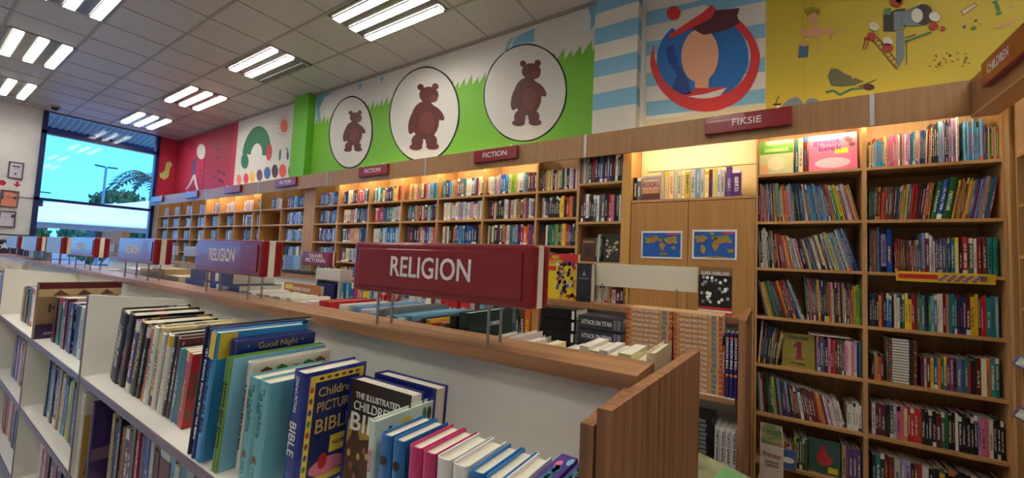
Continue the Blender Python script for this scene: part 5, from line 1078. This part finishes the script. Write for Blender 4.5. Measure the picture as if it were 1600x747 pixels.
# patterned wooden decorations, small boxes and stacks on the second row
def lumpbox(px0, px1, py0, py1, Y, dep, name, label, cat, cols, z0=1.4005, n=40):
    a = onY(px0, py0, Y); b = onY(px1, py1, Y); t = empty(name, (a.x, Y, z0)); tag(t, label, cat); W, h = b.x - a.x, a.z - z0
    bxo('body', (0, 0, 0, W, dep, h * .8), cols[0], t, bev=.006)
    bm = bmesh.new()
    for k in range(n):
        c = Vector((random.uniform(.03, .97) * W, random.uniform(.0, dep), random.uniform(.3, .9) * h)); r_ = random.uniform(.008, .016)
        bmesh.ops.create_icosphere(bm, subdivisions=1, radius=r_, matrix=Matrix.Translation(c))
    for i, f in enumerate(bm.faces): f.material_index = (i // 20) % (len(cols) - 1)
    obj('carving', bm, cols[1:], t, smooth=True); return t
lumpbox(441, 500, 419, 446, 2.25, .05, 'carved_box', 'dark carved looking display piece left of the white boxed set', 'display piece', [C_DK, mat('carve_a', (96, 84, 70), .6), mat('carve_b', (150, 136, 120), .6), mat('carve_c', (60, 50, 60), .6)])
a = onY(503, 419, 2.18); b = onY(532, 470, 2.18); t = empty('boxed_set', (a.x, 2.105, 1.0505)); tag(t, 'white and tan slip case with a dark opening, left of the nearest sign', 'slip case'); W = b.x - a.x + .05; h = a.z - 1.05
bm = bmesh.new(); box(bm, 0, .02, 0, .02, .14, h); box(bm, W - .02, .02, 0, W, .14, h); box(bm, .02, .02, h - .1, W - .02, .14, h); box(bm, .02, .1, 0, W - .02, .14, h - .1); obj('case', bm, mat('case_white', (206, 198, 190), .5), t); bxo('book', (.03, .012, 0, W - .06, .09, h - .13), C_NV, t, bev=.006); bxo('side_wrap', (-.002, .018, 0, 0, .142, h), mat('case_tan', (180, 130, 84), .5), t)
for i, (a_, b_, c_, d_, n_, cc, lb_) in enumerate(((440, 467, 398, 414, 5, 'b', 'pale blue book lying flat, %s from top, by TRAVEL PICTORIAL sign'),)):
    p = onY(a_, c_, 2.3); q = onY(b_, d_, 2.3); n_ = 8; hh = (p.z - 1.4) / n_
    vmx = volume_mesh('flat_book', q.x - p.x - .02, .09, hh * .93, mat('flat_pale', (150, 180, 214), .4), ([(.1, .6)], [mat('flat_print', (90, 120, 180), .4)]))
    for k in range(n_): o = link('flat_book', vmx, None, (p.x + random.uniform(-.01, .01), 2.325, 1.4005 + k * hh)); tag(o, lb_ % ORD(n_ - k), 'flat book', 'pale blue flat stack')
# big books lying flat behind the second RELIGION sign
for i, (x0_, x1_, zz, hh, cm, lb_) in enumerate(((-3.02, -2.35, 1.1505, .11, mat('flat_plum', (58, 30, 60), .4), 'plum cookery book lying flat, lowest behind the second RELIGION sign'), (-2.95, -2.37, 1.2607, .115, C_W, 'white book lying flat under the navy craft book'), (-3.05, -2.34, 1.3759, .055, mat('flat_navy', (30, 44, 110), .35), 'long navy craft book lying flat behind the second RELIGION sign'), (-2.98, -2.42, 1.4311, .06, mat('flat_maroon', (70, 24, 44), .35), 'maroon boxed book lying flat on top of the navy craft book'))):
    v_ = volume_mesh('large_flat_book', x1_ - x0_, .22, hh * .97, cm, ([(.4, .5), (.62, .7)], [C_GD, C_W])); o = link('large_flat_book', v_, None, (x0_, 1.0, zz)); tag(o, lb_, 'flat book')
text('CRAFTS', .09, .02, C_W, bpy.context.scene.objects['large_flat_book.002'], (.54, -.001, .027), FY)

# clutter beyond the distant signs
def carton(px0, px1, py0, py1, Y, dep, rgb, name, label, cat, z0=1.4005, num=None):
    a = onY(px0, py0, Y); b = onY(px1, py1, Y); t = empty(name, ((a.x + b.x) / 2, Y, z0)); tag(t, label, cat); W = (b.x - a.x) / 2; h = a.z - z0
    bxo('box', (-W, 0, 0, W, dep, h), mat('carton_%d_%d_%d' % rgb, rgb, .6), t, bev=.004); bxo('lid', (-W - .003, -.003, h - .03, W + .003, dep + .003, h + .003), mat('carton_%d_%d_%d' % rgb, rgb, .6), t)
    if num: text(num, .07, .06, C_DK, t, (0, -.004, h * .4), FY, bold=.03)
    return t
carton(191, 218.5, 418, 433, 1.02, .16, (206, 206, 220), 'storage_box', 'white box behind the third RELIGION sign', 'box', z0=1.1505)
carton(220.5, 237.5, 419, 437, 1.02, .14, (186, 160, 120), 'calendar_box', 'wooden calendar block, left of two, right of the third RELIGION sign pins', 'calendar block', z0=1.1505, num='2')
carton(239.5, 257, 419, 439, 1.02, .14, (190, 164, 124), 'calendar_box', 'wooden calendar block, right of two, right of the third RELIGION sign pins', 'calendar block', z0=1.1505, num='2')
carton(258.5, 279, 430, 443, 1.02, .12, (206, 190, 156), 'leaflet_tray', 'cream tray right of the wooden calendar blocks', 'tray', z0=1.1505)
t = carton(60, 75, 379, 411, .956, .022, (150, 150, 120), 'greeting_card', 'green card with a red figure standing on the far top board', 'greeting card'); bm = bmesh.new(); prism(bm, [(-.1, .05), (-.04, .12), (.04, .1), (.1, .05), (.05, .02)], 'y', -.006, -.0035); obj('red_print', bm, C_RD, t)
carton(47, 57, 378, 409, .956, .022, (160, 200, 214), 'acrylic_stand', 'pale blue display stand left of the green card', 'display stand')
carton(160, 188, 362, 400, 2.27, .10, (170, 140, 120), 'cardboard_display', 'brown cardboard display between the fourth and third RELIGION signs', 'cardboard display')
carton(136, 146, 362, 400, 2.27, .10, (70, 70, 90), 'dark_box', 'small dark box seen above the fourth RELIGION sign', 'box')
carton(169, 178, 381, 393, 2.2525, .012, (206, 206, 220), 'price_card', 'small white price card on the cardboard display', 'price card', z0=onY(169, 393, 2.2525).z)
for i, (a_, b_) in enumerate(((264, 273), (288, 304))):
    p = onY(a_, 385, 2.33); q = onY(b_, 401, 2.33); pin_sign(p.x, q.x, 2.33, '', ['small lilac sign between the third and second RELIGION signs, left one', 'small lilac sign beside the second RELIGION sign, right one'][i], z0=1.495, z1=1.635, th=.04, face=M_LIL, pins=True)
tag(bxo('worktop', (-10.8, 2.245, 1.3655, -7.362, 2.42, 1.40), M_WALT), 'end stretch of the second row top board by the window', 'top board', 'top boards of the second gondola row')
tag(bxo('display_gondola', (-10.8, 2.29, 0, -7.362, 2.345, 1.3645), M_GW), 'plain white gondola back by the window', 'display gondola', 'double-sided display gondolas')
# dark stand with stars by the window wall
t = empty('star_display', (XE + .35, .95, 0)); tag(t, 'dark display with yellow star decorations below the framed certificates', 'display stand')
bxo('panel', (0, -.55, 0, .04, .5, 1.60), mat('star_board', (44, 36, 66), .5), t)
for k, (y, z, s) in enumerate(((-.1, 1.52, .06), (.12, 1.50, .07), (.28, 1.53, .06), (.38, 1.46, .05), (-.3, 1.5, .06), (0, 1.44, .05))):
    bm = bmesh.new(); prism(bm, [(y + (s if j % 2 == 0 else s * .45) * math.sin(j * PI / 5), z + (s if j % 2 == 0 else s * .45) * math.cos(j * PI / 5)) for j in range(10)], 'x', .041, .05); bmesh.ops.triangulate(bm, faces=[f for f in bm.faces if len(f.verts) > 4]); obj('star', bm, (mat('star_yellow', (226, 196, 110), .5), mat('star_pale', (220, 210, 214), .5))[k % 2], t)
bm = bmesh.new(); cyl(bm, (.06, -.55, 1.70), (.06, .5, 1.70), .012, 8); cyl(bm, (.06, .48, 1.6), (.06, .48, 1.70), .01, 8); cyl(bm, (.06, -.5, 1.6), (.06, -.5, 1.70), .01, 8); obj('rail', bm, M_BLACK, t)

# ------------------------------------------------------------------ low things in front of the children bookcase
t = empty('display_table', (-.12, 2.92, 0)); 
tag(t, 'low wooden display table under the princess storybook box', 'display table'); t.location = (.13, 2.80, 0)
bxo('top', (-.17, -.25, .33, .2, .28, .35), M_WALT, t)
for sx in (-.15, .18):
    for sy in (-.23, .26): bxo('leg', (sx - .012, sy - .012, 0, sx + .012, sy + .012, .33), M_WAL, t)
t = empty('storybook_box', (-.028, 2.58, .3505)); tag(t, 'cream princess storybook box with a green lid, in front of the bookcase', 'book box'); t.rotation_euler = (0, 0, 0)
bm = bmesh.new(); prism(bm, [(0, 0), (.26, 0), (.26, .395), (0, .365)], 'x', 0, .105); obj('box', bm, mat('box_cream', (222, 204, 184), .45), t)
bm = bmesh.new(); v = [bm.verts.new(p) for p in ((.004, .004, .3665), (.101, .004, .3665), (.101, .256, .3955), (.004, .256, .3955))]; bm.faces.new(v); bmesh.ops.solidify(bm, geom=bm.faces[:], thickness=-.0008); obj('lid_print', bm, mat('box_green', (96, 140, 84), .4, rgb2=(196, 190, 150), nscale=14), t)
bm = bmesh.new(); prism(bm, [(.004, .02), (.05, .02), (.03, .10), (.004, .17)], 'y', -.0008, -.0001); obj('green_print', bm, mat('box_leaf', (70, 112, 66), .4), t)
bm = bmesh.new(); prism(bm, [(.052 + .026 * math.cos(q), .145 + .034 * math.sin(q)) for q in [k * PI / 10 for k in range(20)]], 'y', -.0012, -.0002); obj('round_print', bm, mat('box_print', (206, 110, 70), .4), t)
text('Princess', .075, .026, mat('princess_brown', (130, 50, 50), .4), t, (.054, -.0012, .315), FY, bold=.01); text('Storybook\nCollection', .062, .014, C_DK, t, (.054, -.0012, .272), FY)
p = onY(1219, 699, 3.13); q = onY(1243, 734, 3.13); t = empty('leaflet_holder', (p.x, 3.118, q.z)); tag(t, 'blue booklet in a clear holder with a yellow price dot, beside the storybook box', 'leaflet holder')
W, h = q.x - p.x, p.z - q.z
bxo('booklet', (0, 0, 0, W, .01, h), mat('booklet_blue', (70, 110, 176), .3), t); bm = bmesh.new(); prism(bm, [(W * .5 + W * .42 * math.cos(k), h * .45 + h * .16 * math.sin(k)) for k in [j * PI / 8 for j in range(16)]], 'y', -.0012, -.0002); obj('white_print', bm, C_W, t)
bm = bmesh.new(); cyl(bm, (W * .1, -.004, h * 1.0), (W * .1, -.001, h * 1.0), .014, 12); obj('price_dot', bm, C_Y, t); bxo('holder', (-.003, .011, -.02, W + .003, .05, h * .5), M_GREY, t)
# wrapped book lying low in front of the second gondola
t = empty('wrapped_book', (-.20, 1.86, .74)); tag(t, 'olive and green plastic wrapped book lying low beside the end panel', 'wrapped book'); t.rotation_euler = (.25, .1, -.3)
bxo('book', (-.12, -.1, 0, .17, .12, .05), mat('wrap_olive', (112, 106, 78), .2, rgb2=(160, 160, 120), nscale=9, coat=.6), t, bev=.012); bxo('green_label', (.02, -.1005, .0505, .16, .1, .052), mat('wrap_green', (110, 160, 100), .3), t)
tag(bxo('display_plinth', (-.34, 1.72, 0, -.02, 2.02, .685), M_WAL), 'low wooden plinth under the plastic wrapped book', 'plinth')
# purple brochure packs on the side bookcase
for i, (z_, py) in enumerate(((1.20, 562), (.97, 641))):
    p = onX(1579, py - 12, 1.045); t = empty('brochure_pack', (1.055, p.y - .05, p.z)); tag(t, ['purple and white pack hanging on the side bookcase, upper one', 'purple and white pack hanging on the side bookcase, lower one'][i], 'brochure pack', 'purple packs on the side bookcase')
    t.rotation_euler = (-.35, .35, -.75)
    bxo('pack', (0, 0, -.06, .10, .012, 0), mat('pack_purple', (70, 40, 110), .35), t, bev=.003); bxo('label', (.012, -.0012, -.052, .09, -.0002, -.01), mat('pack_label', (196, 200, 190), .4, rgb2=(120, 150, 100), nscale=40), t)

# labels of the book rows: colour and neighbours where that is unique, else its count from the left
_cnt = {}
for o_, a_, b_ in PEND: _cnt[a_] = _cnt.get(a_, 0) + 1
_seen = set(USED)
for o_, a_, b_ in PEND:
    if len(a_.replace(',', ' ').split()) > 16: a_ = b_
    o_['label'] = a_ if _cnt.get(a_, 1) == 1 and a_ not in _seen else b_
    _seen.add(o_['label'])
